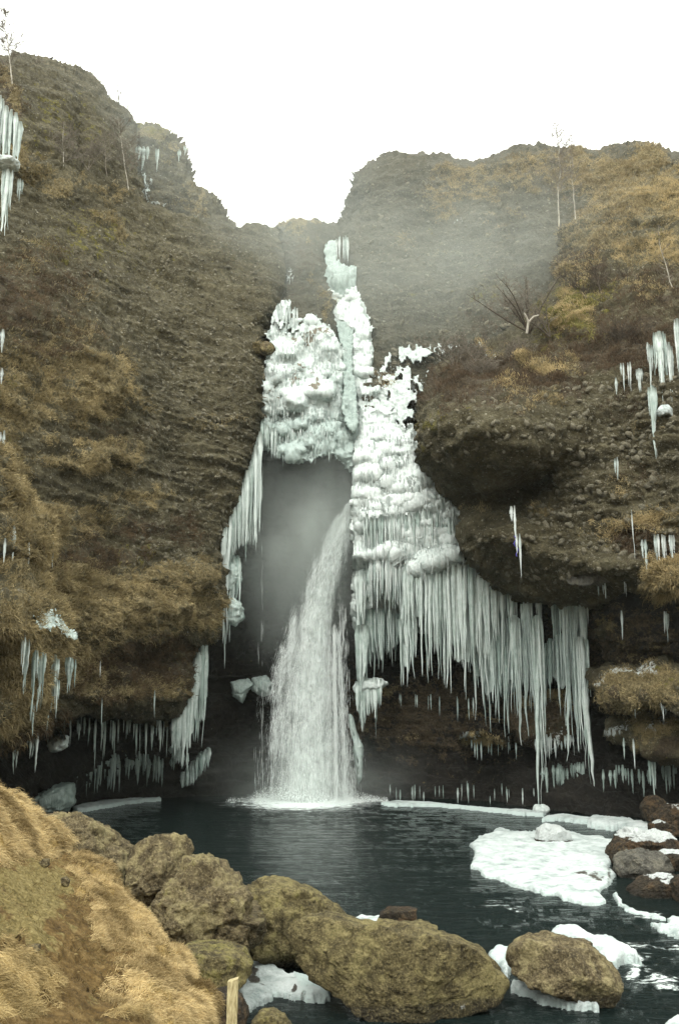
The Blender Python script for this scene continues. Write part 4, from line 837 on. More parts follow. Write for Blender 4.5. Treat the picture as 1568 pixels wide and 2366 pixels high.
curt = relief('frozen_fall', CR, [(760, 680, 40), (820, 700, 39), (850, 800, 37.3), (820, 900, 36.2), (860, 900, 36.3), (830, 1000, 35.2), (940, 1000, 35), (830, 1100, 34.3), (970, 1100, 33.8), (830, 1280, 33.9), (1000, 1270, 33), (1090, 1290, 33), (830, 1440, 34.2), (1000, 1440, 33.3), (1140, 1400, 33.2)], M['ice_white'], 2.5,
    [(CR + [CR[0]], 12, .35)], ice_disp(.35, .12, .012, .05, 9), 7, 9, 1.2,
    lambda U, V, P: np.stack([.15 - .3 * blobs(U, V, [(1010, 1330, 160, 60, .6), (880, 1440, 70, 30, 1.2)]), blobs(U, V, [(790, 770, 8, 30, .3)]), U * 0, np.maximum(sstep(1310, 1345, V), .75 * blobs(U, V, [(1040, 1230, 80, 50, 1), (1000, 1080, 60, 30, .7), (880, 1370, 60, 60, 1)]))], -1),
    lambda U, V: (lambda W: -.6 * np.exp(-((W - 1300 + .06 * (U - 960)) / 16) ** 2) + .5 * sstep(1320, 1360, W))(V + 26 * vnoise(np.stack([U / 45, V * 0, V * 0], -1), 5)) - .16 * np.clip(fbm(np.stack([U / 50, V / 22, V * 0], -1), 2, 8, .5) * 2, -1, 1.2), off=-8)
tag(curt, 'great white frozen curtain of knobbly ice right of the plunging water', 'frozen waterfall', 'frozen falls')
def rime(poly, ctrl, label, rag, seed):
    o = relief('rime', poly, ctrl, M['ice_white'], 2.3, [], ice_disp(.05, .14, .04, .05, seed), rag, 9, .25, rag_v=.45, off=14); return tag(o, label, kind='stuff')
rime([(856, 870), (880, 840), (930, 850), (985, 852), (1010, 846), (1020, 856), (985, 900), (965, 950), (950, 1010), (900, 1010), (870, 960)], [(860, 870, 37.0), (940, 850, 36.6), (1010, 850, 36.2), (870, 1000, 35.6), (950, 1000, 35.1)], 'patchy rime ice on the gravel between the great curtain and the bluff', 46, 3)
rime([(640, 690), (668, 700), (700, 740), (770, 740), (760, 800), (700, 800), (640, 770), (630, 740)], [(640, 700, 36.5), (760, 740, 37.2), (640, 790, 35.5), (760, 790, 36.8)], 'patchy rime ice above the left cascade', 40, 5)
rime([(900, 800), (1010, 790), (1080, 800), (1000, 850), (900, 850), (860, 860)], [(860, 850, 37.2), (1000, 795, 37.0), (1080, 800, 36.6), (1000, 850, 36.5)], 'scattered rime flecks on the slope above the bluff tip', 26, 7)
rime([(320, 410), (345, 405), (362, 450), (352, 480), (335, 490), (325, 450)], [(330, 410, 42.9), (350, 490, 42.3), (355, 440, 42.9)], 'patchy rime ice on the far left knoll', 24, 9)
# teeth hang from the great curtain: parts of it
def teeth(parent, *a, **k): return curtain('hanging_teeth', *a, None, parent=parent, **k)
teeth(curt, [(930, 1318), (1000, 1310), (1080, 1318), (1150, 1340)], [(930, 1560), (960, 1520), (1000, 1530), (1040, 1560), (1080, 1590), (1120, 1590), (1150, 1500)], 32.75, 'ice_blue', n=46, rpx=6, rows=3, seed=1, jitter=.42)
teeth(curt, [(824, 1330), (880, 1318), (940, 1318)], [(824, 1440), (850, 1420), (880, 1400), (915, 1410), (940, 1470)], 33.2, 'ice_blue', n=18, rpx=7, rows=2, seed=2)
teeth(curt, [(822, 1450), (835, 1455), (850, 1450)], [(822, 1600), (835, 1620), (850, 1570)], 34.0, 'ice_blue', n=8, rpx=6, rows=3, seed=14)
teeth(curt, [(822, 1585), (840, 1575), (880, 1580)], [(822, 1640), (840, 1690), (880, 1620)], 34.1, 'ice_blue', n=12, rpx=5, rows=2, seed=15)
teeth(curt, [(826, 1420), (870, 1415), (920, 1425)], [(826, 1600), (850, 1570), (880, 1530), (920, 1500)], 34.1, 'ice_dim', n=24, rpx=4, rows=3, seed=3, jitter=.5)
teeth(curt, [(920, 1432), (935, 1428), (960, 1430)], [(920, 1560), (935, 1600), (960, 1520)], 32.9, 'ice_blue', n=7, rpx=6, rows=2, seed=4)
teeth(curt, [(840, 1205), (900, 1200), (990, 1190), (1072, 1215)], [(840, 1285), (900, 1280), (990, 1285), (1072, 1290)], 33.1, 'ice_blue', n=40, rpx=4, rows=2, seed=5, sheet=False)
teeth(curt, [(850, 1300), (1000, 1300), (1120, 1325)], [(850, 1400), (1000, 1400), (1120, 1420)], 32.7, 'ice_white', n=50, rpx=4.5, rows=1, seed=6, sheet=False)
for k_, (ua, ub, vt_, ln_) in enumerate([(835, 900, 1240, 44), (940, 1070, 1245, 44), (836, 1000, 1345, 50)]):
    teeth(curt, [(ua, vt_ + 6), ((ua + ub) / 2, vt_ - 5), (ub, vt_ + 8)], [(ua, vt_ + ln_), ((ua + ub) / 2, vt_ + ln_ * .8), (ub, vt_ + ln_ + 8)], lerp_pl([(1000, 34.9), (1100, 33.75), (1250, 33.05), (1400, 33.0)], vt_) , 'ice_white', n=int((ub - ua) / 4.5), rpx=2.6, rows=1, seed=60 + k_, sheet=False, jitter=.7)
teeth(apron, [(604, 985), (640, 1000)], [(604, 1040), (640, 1070)], 34.1, 'ice_blue', n=9, rpx=4, rows=2, seed=8, sheet=False)
teeth(apron, [(640, 712), (668, 716), (690, 720)], [(640, 760), (668, 770), (690, 745)], 36.0, 'ice_white', n=9, rpx=3, rows=1, seed=9, sheet=False)
def fringe(parent, layer, n, region, ln, seed, mat='ice_white', rr=(.012, .035), out=.03, name='icicle_fringe'):
    """hundreds of small drips frozen all over the face of the sheet"""
    L = LAYERS[layer]; r = np.random.default_rng(seed); bag = Bag(); idx = np.argwhere(L['ok'] & (sdist(L['U'], L['V'], region) > 0))
    cand = idx[r.integers(0, len(idx), n * 3)]; Pc = L['P'][cand[:, 0], cand[:, 1]]
    k = vnoise(Pc * np.array([1.2, 1.2, 2.4]), seed) > -.15; cand = cand[k][:n]
    for (i, j) in cand:
        p = L['P'][i, j] + L['N'][i, j] * out; p[1] -= .02; l = ln[0] + (ln[1] - ln[0]) * r.random() ** 2
        v, q, t = icicle_geo(p, l, rr[0] + (rr[1] - rr[0]) * r.random() ** 2, r, 5, 6, (0, -.02), .9, headroom=.04); bag.add(v, q, t, np.array([r.normal(.1, .3), 0, 0, 0]))
    o = bag.obj(name, M[mat], parent); o['kind'] = 'stuff'; return o
fringe(curt, curt.name, 1500, [(830, 1000), (950, 1000), (1070, 1190), (1140, 1340), (1120, 1430), (830, 1430)], (.12, .65), 3)
fringe(curt, curt.name, 260, [(770, 690), (840, 700), (860, 850), (900, 1000), (820, 1000), (810, 850)], (.08, .35), 4)
fringe(apron, apron.name, 700, [(625, 770), (780, 780), (800, 950), (780, 1020), (610, 1010), (615, 850)], (.10, .5), 5)
fringe(apron, apron.name, 160, [(610, 990), (800, 990), (800, 1040), (640, 1050)], (.2, .6), 6, 'ice_dim')
# icicles of the top grotto
curtain('ice_curtain', [(776, 556), (806, 552)], [(776, 602), (806, 610)], 41.4, 'ice_white', 'short white icicles hanging over the dome at the top of the chute', n=7, rpx=3, rows=1, seed=10, sheet=False, tooth=0)
# ---- long curtains on the left cliff edge
LG = 'ice curtains down the left cliff edge'
curtain('ice_curtain', [(590, 1040), (602, 1000)], [(590, 1270), (602, 1180)], 33.9, 'ice_blue', 'narrow white ice ribbon below the left cascade, at the cliff edge', n=4, rpx=5, rows=2, seed=11, group=LG)
curtain('ice_curtain', [(512, 1240), (530, 1205), (550, 1150), (575, 1085), (601, 1010)], [(512, 1310), (530, 1320), (550, 1285), (575, 1285), (592, 1270), (601, 1190)], [(512, 32.9), (601, 33.9)], 'ice_blue', 'pale slanting ice curtain on the left cliff edge above the knobbly ice', n=26, rpx=5.5, rows=3, seed=12, group=LG, jitter=.14)
curtain('ice_curtain', [(502, 1400), (512, 1290), (526, 1275)], [(502, 1480), (514, 1535), (526, 1500)], [(500, 32.7), (530, 33.0)], 'ice_white', 'slim white ice column ending in a point beside the knobbly ice', n=6, rpx=5, rows=2, seed=13, group=LG)
curtain('ice_curtain', [(440, 1560), (452, 1530), (462, 1508), (479, 1498)], [(440, 1640), (452, 1670), (462, 1680), (479, 1675)], [(430, 31.6), (480, 32.4)], 'ice_blue', 'wide pale ice curtain under the lip of the left overhang', n=14, rpx=6, rows=3, seed=14, group=LG, jitter=.12)
curtain('ice_curtain', [(398, 1672), (415, 1645), (432, 1632), (446, 1600)], [(398, 1730), (415, 1745), (432, 1740), (446, 1745)], [(395, 31.4), (450, 31.8)], 'ice_blue', 'lowest pale ice curtain of the left edge, just above the dark hollow', n=15, rpx=6, rows=3, seed=15, group=LG, jitter=.16)
curtain('ice_curtain', [(508, 1300), (530, 1288), (553, 1300)], [(508, 1400), (530, 1450), (553, 1385)], 33.4, 'ice_dim', 'dim ribbed ice sheet behind the knobbly clusters at the left edge', n=12, rpx=5, rows=2, seed=16, group=LG)
def lump_ice(poly, Y, label, mat='ice_blue', group=None, name='ice_lump', thick=.8, seed=0, rough=.25, cat='ice lump'):
    o = boulder(poly, Y, thick, mat, label, cat, n=5, rough=rough, cuts=0, seed=seed, name=name, group=group, billow=.07); return o
lump_ice([(516, 1320), (535, 1300), (550, 1310), (552, 1340), (538, 1370), (520, 1380)], 33.6, 'upper knobbly grey ice cluster stuck to the left edge of the hollow', 'ice_dim', 'knobbly ice clusters', seed=41)
lump_ice([(526, 1400), (540, 1385), (554, 1400), (558, 1425), (545, 1440), (526, 1440)], 33.5, 'lower knobbly grey ice cluster with a flat white ledge', 'ice_dim', 'knobbly ice clusters', seed=42)
lump_ice([(538, 1580), (570, 1575), (582, 1585), (566, 1600), (560, 1618), (545, 1605)], 36.2, 'white ice bracket on the dark wall left of the fall', 'ice_dim', 'ice brackets on the dark wall', seed=43, thick=.6)
lump_ice([(588, 1572), (612, 1568), (626, 1580), (622, 1602), (600, 1600), (588, 1594)], 36.3, 'white ice bracket half hidden by the spray of the fall', 'ice_dim', 'ice brackets on the dark wall', seed=44, thick=.6)
curtain('ice_curtain', [(420, 1800), (440, 1775), (462, 1750), (484, 1738)], [(420, 1822), (440, 1818), (462, 1800), (484, 1765)], 33.9, 'ice_dim', 'slanting grey ice drapery at the foot of the left curtains', n=16, rpx=5, rows=3, seed=45)
lump_ice([(820, 1585), (845, 1572), (880, 1571), (892, 1580), (872, 1592), (850, 1598), (826, 1598)], 34.3, 'white ice cap on the dark wall right beside the fall', 'ice_white', 'ice along the right side of the fall', seed=46, thick=.8)
lump_ice([(806, 1650), (816, 1660), (824, 1700), (834, 1730), (836, 1790), (826, 1812), (820, 1770), (818, 1720), (806, 1680)], 34.6, 'long thin ice spine running down beside the foot of the fall', 'ice_dim', 'ice along the right side of the fall', seed=47, thick=.4, rough=.12)
lump_ice([(1388, 1840), (1400, 1880), (1330, 1890), (1262, 1868), (1250, 1858), (1270, 1850)], 30.6, 'grey lumpy frozen foot along the right shore below the columns', 'ice_dim', None, seed=48, thick=.9, rough=.12) if False else None

# ---- single icicles and rows
ALLI = {}
def icicle(u, vt, vb, wpx, Y, mat, label, group=None, lean=0.0, seed=0, strands=1, cat='icicle', name='icicle'):
    r = np.random.default_rng(int(u * 7 + vt * 13) % 99991 + seed); bag = Bag()
    if strands > 3:                                   # a solid core with ribs frozen on it
        a = pix(u, vt, Y); b = pix(u, vb, Y); rr = wpx * .27 * m_per_px(Y); v, q, t = icicle_geo(a, (a[2] - b[2]) * 1.04, rr, r, 11, 16, (lean, 0), .6, flute=.22); bag.add(v, q, t, np.array([r.normal(0, .2), 0, 0, 0]))
    for s in range(strands):
        du = 0 if strands == 1 else (s / (strands - 1) - .5) * wpx * .75
        vt2 = vt + abs(r.normal(0, 2 + wpx * .12)); f = 1 if s == strands // 2 else 1 - .55 * r.random() - .45 * abs(du) / wpx
        yy = Y + r.normal(0, .06 if strands > 1 else 0)
        a = pix(u + du, vt2, yy); b = pix(u + du, vt2 + (vb - vt2) * f, yy)
        rr = (wpx if strands == 1 else wpx / strands * 1.5) * .5 * m_per_px(yy)
        v, q, t = icicle_geo(a, a[2] - b[2], rr, r, 8, 12 if strands > 1 or wpx > 6 else 8, (lean + r.normal(0, .008), 0), .85)
        bag.add(v, q, t, np.array([r.normal(0, .25), 0, 0, 0]))
    p = pix(u, vb, Y)
    return tag(bag.obj(name, M[mat], None, p), label, cat, group)
def icicle_row(lst, Y, mat, label, group, strands=1):
    for (u, vt, vb, wpx) in lst:
        icicle(u, vt, vb, wpx, (lerp_pl(Y, u) if isinstance(Y, list) else Y), mat, label, group, strands=strands)
ORD = ['first', 'second', 'third', 'fourth', 'fifth', 'sixth', 'seventh', 'eighth', 'ninth', 'tenth', 'eleventh', 'twelfth', 'thirteenth', 'fourteenth', 'fifteenth', 'sixteenth', 'seventeenth', 'eighteenth', 'nineteenth']
TEN = {20: 'twenty', 30: 'thirty', 40: 'forty', 50: 'fifty', 60: 'sixty'}
def ordinal(k):
    if k < 20: return ORD[k - 1]
    t, o = k // 10 * 10, k % 10
    return TEN[t][:-1] + 'ieth' if o == 0 else TEN[t] + '-' + ORD[o - 1]
def auto_row(u0, u1, n, vt, vb, w0, w1, Y, mat, kind, place, group, seed):
    r = np.random.default_rng(seed); L = []
    for k in range(n):
        u = u0 + (u1 - u0) * (k + .5 + r.normal(0, .75)) / n; u = u + 9 * vnoise(np.array([u / 22., seed, 0.]), 3)
        t_ = lerp_pl(vt, u) + r.normal(0, 7); g = .5 + .5 * vnoise(np.array([u / 30., seed, 3.]), 4)
        L.append((u, t_, t_ + (lerp_pl(vb, u) - t_) * (.15 + .55 * g + .5 * r.random() ** 2.5), (w0 + (w1 - w0) * r.random() ** 2)))
    L.sort(); ls = sorted(b - a for (_, a, b, _) in L)
    for k, (u, a, b, w_) in enumerate(L):
        size = 'short' if b - a < ls[n // 3] else ('long' if b - a > ls[(2 * n) // 3] else 'middling')
        icicle(u, a, b, w_, (lerp_pl(Y, u) if isinstance(Y, list) else Y), mat, '%s %s icicle, %s from the left %s' % (size, kind, ordinal(k + 1), place), group, strands=1 if w_ < 7 else 2)
# columns right of the curtain
CG = 'great icicles under the right bluff'
for (u, a, b, w_, Y, st, lab, mt) in [
    (1157, 1318, 1560, 30, 32.6, 7, 'broad pale icicle forming the right end of the great curtain', 'ice_blue'),
    (1180, 1345, 1590, 26, 32.3, 6, 'pale spear shaped icicle next to the right end of the great curtain', 'ice_blue'),
    (1217, 1385, 1640, 26, 32.2, 6, 'thin ribbed icicle starting below a dark rock patch', 'ice_dim'),
    (1243, 1382, 1520, 14, 31.8, 4, 'short bright icicle hanging alone before the dark rock patch', 'ice_white'),
    (1280, 1370, 1560, 22, 32.0, 5, 'medium icicle just left of the widest right column', 'ice_dim'),
    (1322, 1345, 1720, 46, 31.7, 9, 'grey green ice column behind the widest right column', 'ice_dim'),
    (1342, 1345, 1600, 30, 31.3, 7, 'wide smooth upper column hanging from the bluff at the right end', 'ice_blue'),
    (1340, 1480, 1815, 44, 31.0, 9, 'heavy tapering lower column ending in a long point at right', 'ice_blue'),
    (1238, 1430, 1868, 34, 31.6, 7, 'longest icicle, its point reaching down to the pool', 'ice_blue'),
    (1188, 1430, 1712, 30, 32.1, 7, 'fused pair of icicles hanging left of the longest one', 'ice_blue'),
    (1212, 1400, 1690, 24, 32.2, 6, 'slim ribbed icicle tight against the longest one', 'ice_dim'),
    (1305, 1400, 1745, 34, 31.6, 7, 'dim icicle cluster between the frosted boss and the heavy column', 'ice_dim')]:
    icicle(u, a, b, w_, Y, mt, lab, CG, strands=st)
curtain('ice_curtain', [(1090, 1400), (1130, 1400), (1180, 1450), (1215, 1500), (1250, 1500), (1300, 1470), (1330, 1440)], [(1090, 1620), (1130, 1660), (1180, 1640), (1215, 1620), (1250, 1600), (1300, 1620), (1330, 1640)], [(1090, 33.4), (1330, 32.0)], 'ice_dim', 'dim fluted ice veil behind the great icicles under the right bluff', n=42, rpx=5, rows=3, seed=21, jitter=.4)
auto_row(1235, 1320, 15, [(1235, 1712), (1320, 1712)], [(1235, 1770), (1265, 1790), (1320, 1760)], 4, 9, 32.2, 'ice_white', 'bright', 'in the fringe below the frosted boss', 'icicle fringe below the frosted boss', 31)
auto_row(840, 1190, 18, [(840, 1600), (1190, 1640)], [(840, 1700), (1000, 1680), (1190, 1700)], 2.5, 5, [(840, 34.6), (1190, 33.4)], 'ice_dim', 'thin dim', 'on the dark mossy wall', 'thin icicles on the dark mossy wall', 32)
auto_row(835, 860, 5, [(835, 1600), (860, 1600)], [(835, 1700), (848, 1710), (860, 1640)], 9, 15, 34.1, 'ice_blue', 'pointed', 'below the white ice cap', 'icicles below the white ice cap', 33)
auto_row(1080, 1200, 14, [(1080, 1725), (1200, 1722)], [(1080, 1755), (1200, 1770)], 2.5, 5, 33.2, 'ice_dim', 'thread', 'under the snowy turf ledge', 'tiny icicles under the snowy turf ledge', 34)
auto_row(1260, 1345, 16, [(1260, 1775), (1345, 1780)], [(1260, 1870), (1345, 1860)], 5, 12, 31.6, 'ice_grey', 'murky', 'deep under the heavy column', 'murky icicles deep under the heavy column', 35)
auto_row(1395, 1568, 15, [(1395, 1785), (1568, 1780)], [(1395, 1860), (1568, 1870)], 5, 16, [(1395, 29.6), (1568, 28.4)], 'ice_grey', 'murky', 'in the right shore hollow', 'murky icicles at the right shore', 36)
icicle(1505, 1762, 1850, 16, 28.0, 'ice_dim', 'clear grey icicle in front of the black hollow at the right shore', None, strands=3)
auto_row(880, 1240, 24, [(880, 1820), (1240, 1828)], [(880, 1856), (1240, 1876)], 2, 6, [(880, 34.4), (1240, 32.2)], 'ice_dim', 'stubby', 'over the right ice rim', 'stubby icicles over the right ice rim', 37)
# right bluff icicles
RGI = 'icicles high on the right bluff'
for (u, a, b, w_, Y, st, lab) in [
    (1522, 775, 935, 34, 26.6, 7, 'thickest white icicle cluster high on the right bluff'),
    (1545, 800, 930, 16, 26.4, 4, 'slender white icicle right of the thickest cluster on the bluff'),
    (1500, 800, 930, 14, 26.9, 3, 'thin ribbed icicle left of the thickest cluster on the bluff'),
    (1505, 900, 1055, 22, 26.4, 5, 'long pointed icicle below the thickest cluster on the bluff'),
    (1564, 745, 940, 18, 26.2, 4, 'blue grey icicle at the right edge high on the bluff'),
    (1436, 845, 905, 7, 27.6, 2, 'left one of a pair of thin icicles on the bluff'),
    (1452, 845, 905, 7, 27.5, 2, 'right one of a pair of thin icicles on the bluff'),
    (1475, 860, 905, 16, 27.2, 4, 'faint frozen drip cluster between the pair and the thickest icicles'),
    (1422, 880, 912, 7, 27.6, 1, 'short blunt icicle at the left of the bluff icicles'),
    (1422, 1065, 1110, 7, 26.8, 2, 'lonely small white icicle in the middle of the gravelly bluff'),
    (1184, 1175, 1262, 10, 27.6, 2, 'long slim icicle hanging from the brow of the lower bluff block'),
    (1196, 1240, 1335, 9, 27.4, 2, 'slim icicle with a pointed tip wound with a blue cord'),
    (1486, 1255, 1350, 10, 26.1, 2, 'long thin icicle left of the trio under the turf brow'),
    (1515, 1245, 1320, 12, 25.8, 3, 'left icicle of the trio under the turf brow'),
    (1532, 1245, 1310, 10, 25.7, 3, 'middle icicle of the trio under the turf brow'),
    (1550, 1245, 1330, 12, 25.6, 3, 'right icicle of the trio under the turf brow'),
    (1394, 1350, 1385, 6, 28.2, 2, 'short white icicle under the pale slab'),
    (1381, 1350, 1378, 4, 28.3, 1, 'tiny icicle left of the short one under the pale slab'),
    (1443, 1345, 1380, 4, 27.6, 2, 'thin icicle pair right of the pale slab'),
    (1458, 1185, 1290, 3, 26.4, 1, 'hair thin icicle on the reddish turf at right'),
    (1435, 1420, 1480, 6, 28.3, 1, 'thin icicle in front of the dark hollow at right'),
    (1538, 1420, 1485, 12, 27.0, 3, 'knobbly white icicle on the brown rocks at the right edge'),
    (1530, 1610, 1665, 12, 26.6, 3, 'stout white icicle below the upper turf ledge'),
    (1462, 1620, 1660, 7, 27.4, 2, 'small icicle below the middle of the upper turf ledge'),
    (1440, 1715, 1755, 5, 28.0, 1, 'left thin icicle below the lower turf ledge'),
    (1462, 1715, 1778, 6, 27.9, 1, 'right thin icicle below the lower turf ledge')]:
    icicle(u, a, b, w_, Y, 'ice_white' if w_ < 20 else 'ice_blue', lab, RGI, strands=st)
# blue cord on the icicle
bag = Bag(); r_ = np.random.default_rng(5)
pts = [pix(1186 + 10 * t + 4 * math.sin(t * 12), 1238 + 48 * t, 27.28) for t in np.linspace(0, 1, 14)]
def tube_geo(pts, rad, sides=5):
    pts = np.asarray(pts, float); n = len(pts); rad = np.broadcast_to(rad, n); T = np.gradient(pts, axis=0); T /= np.linalg.norm(T, axis=1, keepdims=True) + 1e-9
    ref = np.array([0.13, .99, .05]); A = np.cross(T, ref); A /= np.linalg.norm(A, axis=1, keepdims=True) + 1e-9; B = np.cross(T, A)
    a = np.linspace(0, 2 * math.pi, sides, endpoint=False)
    V = pts[:, None] + rad[:, None, None] * (A[:, None] * np.cos(a)[None, :, None] + B[:, None] * np.sin(a)[None, :, None])
    i, j = np.meshgrid(np.arange(n - 1), np.arange(sides), indexing='ij'); b = (i * sides + j).ravel(); c = (i * sides + (j + 1) % sides).ravel()
    return V.reshape(-1, 3), np.stack([b, b + sides, c + sides, c], -1)
v, q = tube_geo(pts, .012); bag.add(v, q)
tag(bag.obj('cord', M['blue'], None, pts[-1]), 'blue cord caught on a slim icicle of the right bluff', 'cord')
boulder([(1516, 950), (1524, 938), (1540, 936), (1550, 945), (1552, 965), (1540, 956), (1524, 962)], 26.2, .4, 'snow', 'white snow cap on a stone with small icicles at the right of the bluff', 'snow cap', n=4, seed=51, name='snow_heap')
# left cliff icicles
curtain('ice_curtain', [(-40, 215), (0, 226), (14, 252), (32, 268), (50, 292)], [(-40, 385), (0, 385), (20, 385), (50, 372)], 28.3, 'ice_blue', 'white fused ice sheet at the top left edge of the photo', n=16, rpx=6, rows=2, seed=46, jitter=.15)
icicle(18, 398, 552, 30, 28.0, 'ice_blue', 'long hanging icicle below the largest drip at top left', 'icicles at the top left', strands=7)
icicle(48, 420, 468, 12, 28.6, 'ice_dim', 'small dim icicle right of the long hanging one at top left', 'icicles at the top left', strands=3)
lump_ice([(-20, 366), (10, 368), (40, 374), (36, 384), (10, 384), (-20, 378)], 28.0, 'white ice shelf between the drips at the top left edge', 'ice_white', None, seed=52, thick=.6, cat='ice shelf')
for (u, a, b, w_, lab) in [(332, 342, 395, 26, 'white icicle cluster on the far left knoll'), (364, 346, 398, 8, 'narrow icicle right of the cluster on the far left knoll'), (414, 350, 375, 8, 'short icicle near the right edge of the far left knoll'), (428, 340, 360, 6, 'tiny icicle on the rim of the far left knoll'), (318, 340, 380, 8, 'thin icicle left of the cluster on the far left knoll')]:
    icicle(u, a, b, w_, 43.2, 'ice_blue', lab, 'icicles on the far left knoll', strands=3)
for (u, a, b, w_, lab) in [(5, 1005, 1070, 12, 'ice drip at the left edge level with the ochre grass'), (92, 1028, 1060, 12, 'small lone white ice blob on the ochre grass slope'), (2, 770, 815, 14, 'white ice knob at the left edge of the slope'), (0, 860, 888, 12, 'little white ice knob at the left edge below the larger one'),
                           (8, 1255, 1300, 10, 'left icicle of the four on the grassy lumps'), (28, 1225, 1300, 12, 'tallest icicle of the four on the grassy lumps'), (64, 1255, 1310, 9, 'third icicle of the four on the grassy lumps'), (104, 1268, 1305, 8, 'short icicle left of its taller twin on the grass'), (120, 1265, 1315, 9, 'taller twin icicle on the grass below the lone blob')]:
    Yk = {5: 22.6, 92: 25.2, 2: 24.2, 0: 23.4, 8: 20.6, 28: 20.8, 64: 21.6, 104: 22.7, 120: 23.0}[u]
    icicle(u, a, b, w_, Yk, 'ice_white', lab, 'icicles on the left slope', strands=2)
# frozen turf with drips (left middle)
fr_ = relief('ice_sheet', [(35, 1370), (60, 1378), (100, 1386), (130, 1410), (150, 1440), (172, 1470), (178, 1482), (150, 1475), (120, 1462), (90, 1455), (70, 1430), (50, 1400)], [(40, 1375, 20.6), (100, 1390, 21.6), (170, 1475, 22.6), (80, 1440, 20.6)], M['ice_dim'], 2.5, [], ice_disp(.1, .05, .02, .05, 15), 5, 10, .5)
tag(fr_, 'thin sloping ice glaze over the ochre turf at the left', 'ice glaze')
for gi, (u, a, b, w_, Y, st) in enumerate([(62, 1490, 1600, 16, 21.0, 4), (82, 1515, 1660, 14, 21.3, 4), (98, 1520, 1640, 20, 21.6, 5), (128, 1525, 1640, 20, 22.3, 4), (132, 1580, 1660, 12, 22.3, 3), (160, 1530, 1600, 18, 23.0, 4), (172, 1535, 1590, 8, 23.2, 2), (55, 1480, 1560, 8, 20.8, 2), (75, 1610, 1700, 10, 21.8, 2), (110, 1640, 1690, 8, 23.0, 2)]):
    icicle(u, a, b, w_, Y - .6, 'ice_dim', ['uppermost left icicle below the glazed turf', 'longest icicle below the glazed turf', 'broad ribbed icicle in the middle below the glazed turf', 'broad icicle right of the middle one below the glazed turf', 'lower icicle continuing the right broad one below the glazed turf', 'rightmost broad icicle below the glazed turf', 'narrow icicle at the far right below the glazed turf', 'thin icicle at the far left below the glazed turf', 'lowest icicle of the left cluster, hanging far below the glazed turf', 'short low icicle over the dark lumps below the glazed turf'][gi], 'icicles below the glazed turf', strands=st)
auto_row(20, 90, 9, [(20, 1705), (90, 1705)], [(20, 1790), (60, 1830), (90, 1780)], 6, 13, [(20, 23.2), (90, 25)], 'ice_blue', 'pale', 'in the lower left bunch', 'icicle bunch at the lower left edge', 38)
auto_row(95, 410, 46, [(95, 1690), (170, 1670), (410, 1668)], [(95, 1760), (200, 1800), (300, 1790), (410, 1800)], 3, 8, [(95, 27.0), (170, 28.6), (410, 31.6)], 'ice_blue', 'slender', 'under the left overhang', 'long icicle row under the left overhang', 39)
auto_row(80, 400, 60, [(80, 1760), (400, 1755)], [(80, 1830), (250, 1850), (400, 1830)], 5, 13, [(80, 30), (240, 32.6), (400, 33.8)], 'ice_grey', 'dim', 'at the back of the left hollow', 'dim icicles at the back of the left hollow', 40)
auto_row(395, 430, 7, [(395, 1730), (430, 1740)], [(395, 1790), (430, 1800)], 8, 15, 32.6, 'ice_dim', 'grey', 'below the lowest curtain', 'grey icicles below the lowest curtain', 41)
for (u, a, b) in ((236, 1620, 1690), (358, 1605, 1660), (232, 1535, 1565)):
    icicle(u, a, b, 4, {236: 26.3, 358: 28.6, 232: 25.6}[u], 'ice_white', {236: 'left hair thin icicle on the turf of the left overhang', 358: 'right hair thin icicle on the turf of the left overhang', 232: 'tiny icicle above the two hair thin ones on the left turf'}[u], 'hair thin icicles on the left turf')
lump_ice([(118, 1720), (135, 1704), (152, 1706), (150, 1722), (136, 1728), (124, 1732)], 27.2, 'small white frozen splash under the left overhang', 'ice_white', None, seed=53, thick=.4)
lump_ice([(70, 1850), (100, 1835), (140, 1815), (160, 1815), (165, 1850), (150, 1870), (100, 1878)], 30.0, 'dark lumpy ice heap at the waterline in the left hollow', 'ice_grey', None, seed=54, thick=1.2, rough=.2)
lump_ice([(1236, 1872), (1242, 1864), (1256, 1864), (1262, 1872), (1250, 1882), (1240, 1880)], 30.9, 'round ice foot on the water under the longest icicle', 'ice_white', None, seed=55, thick=.5)

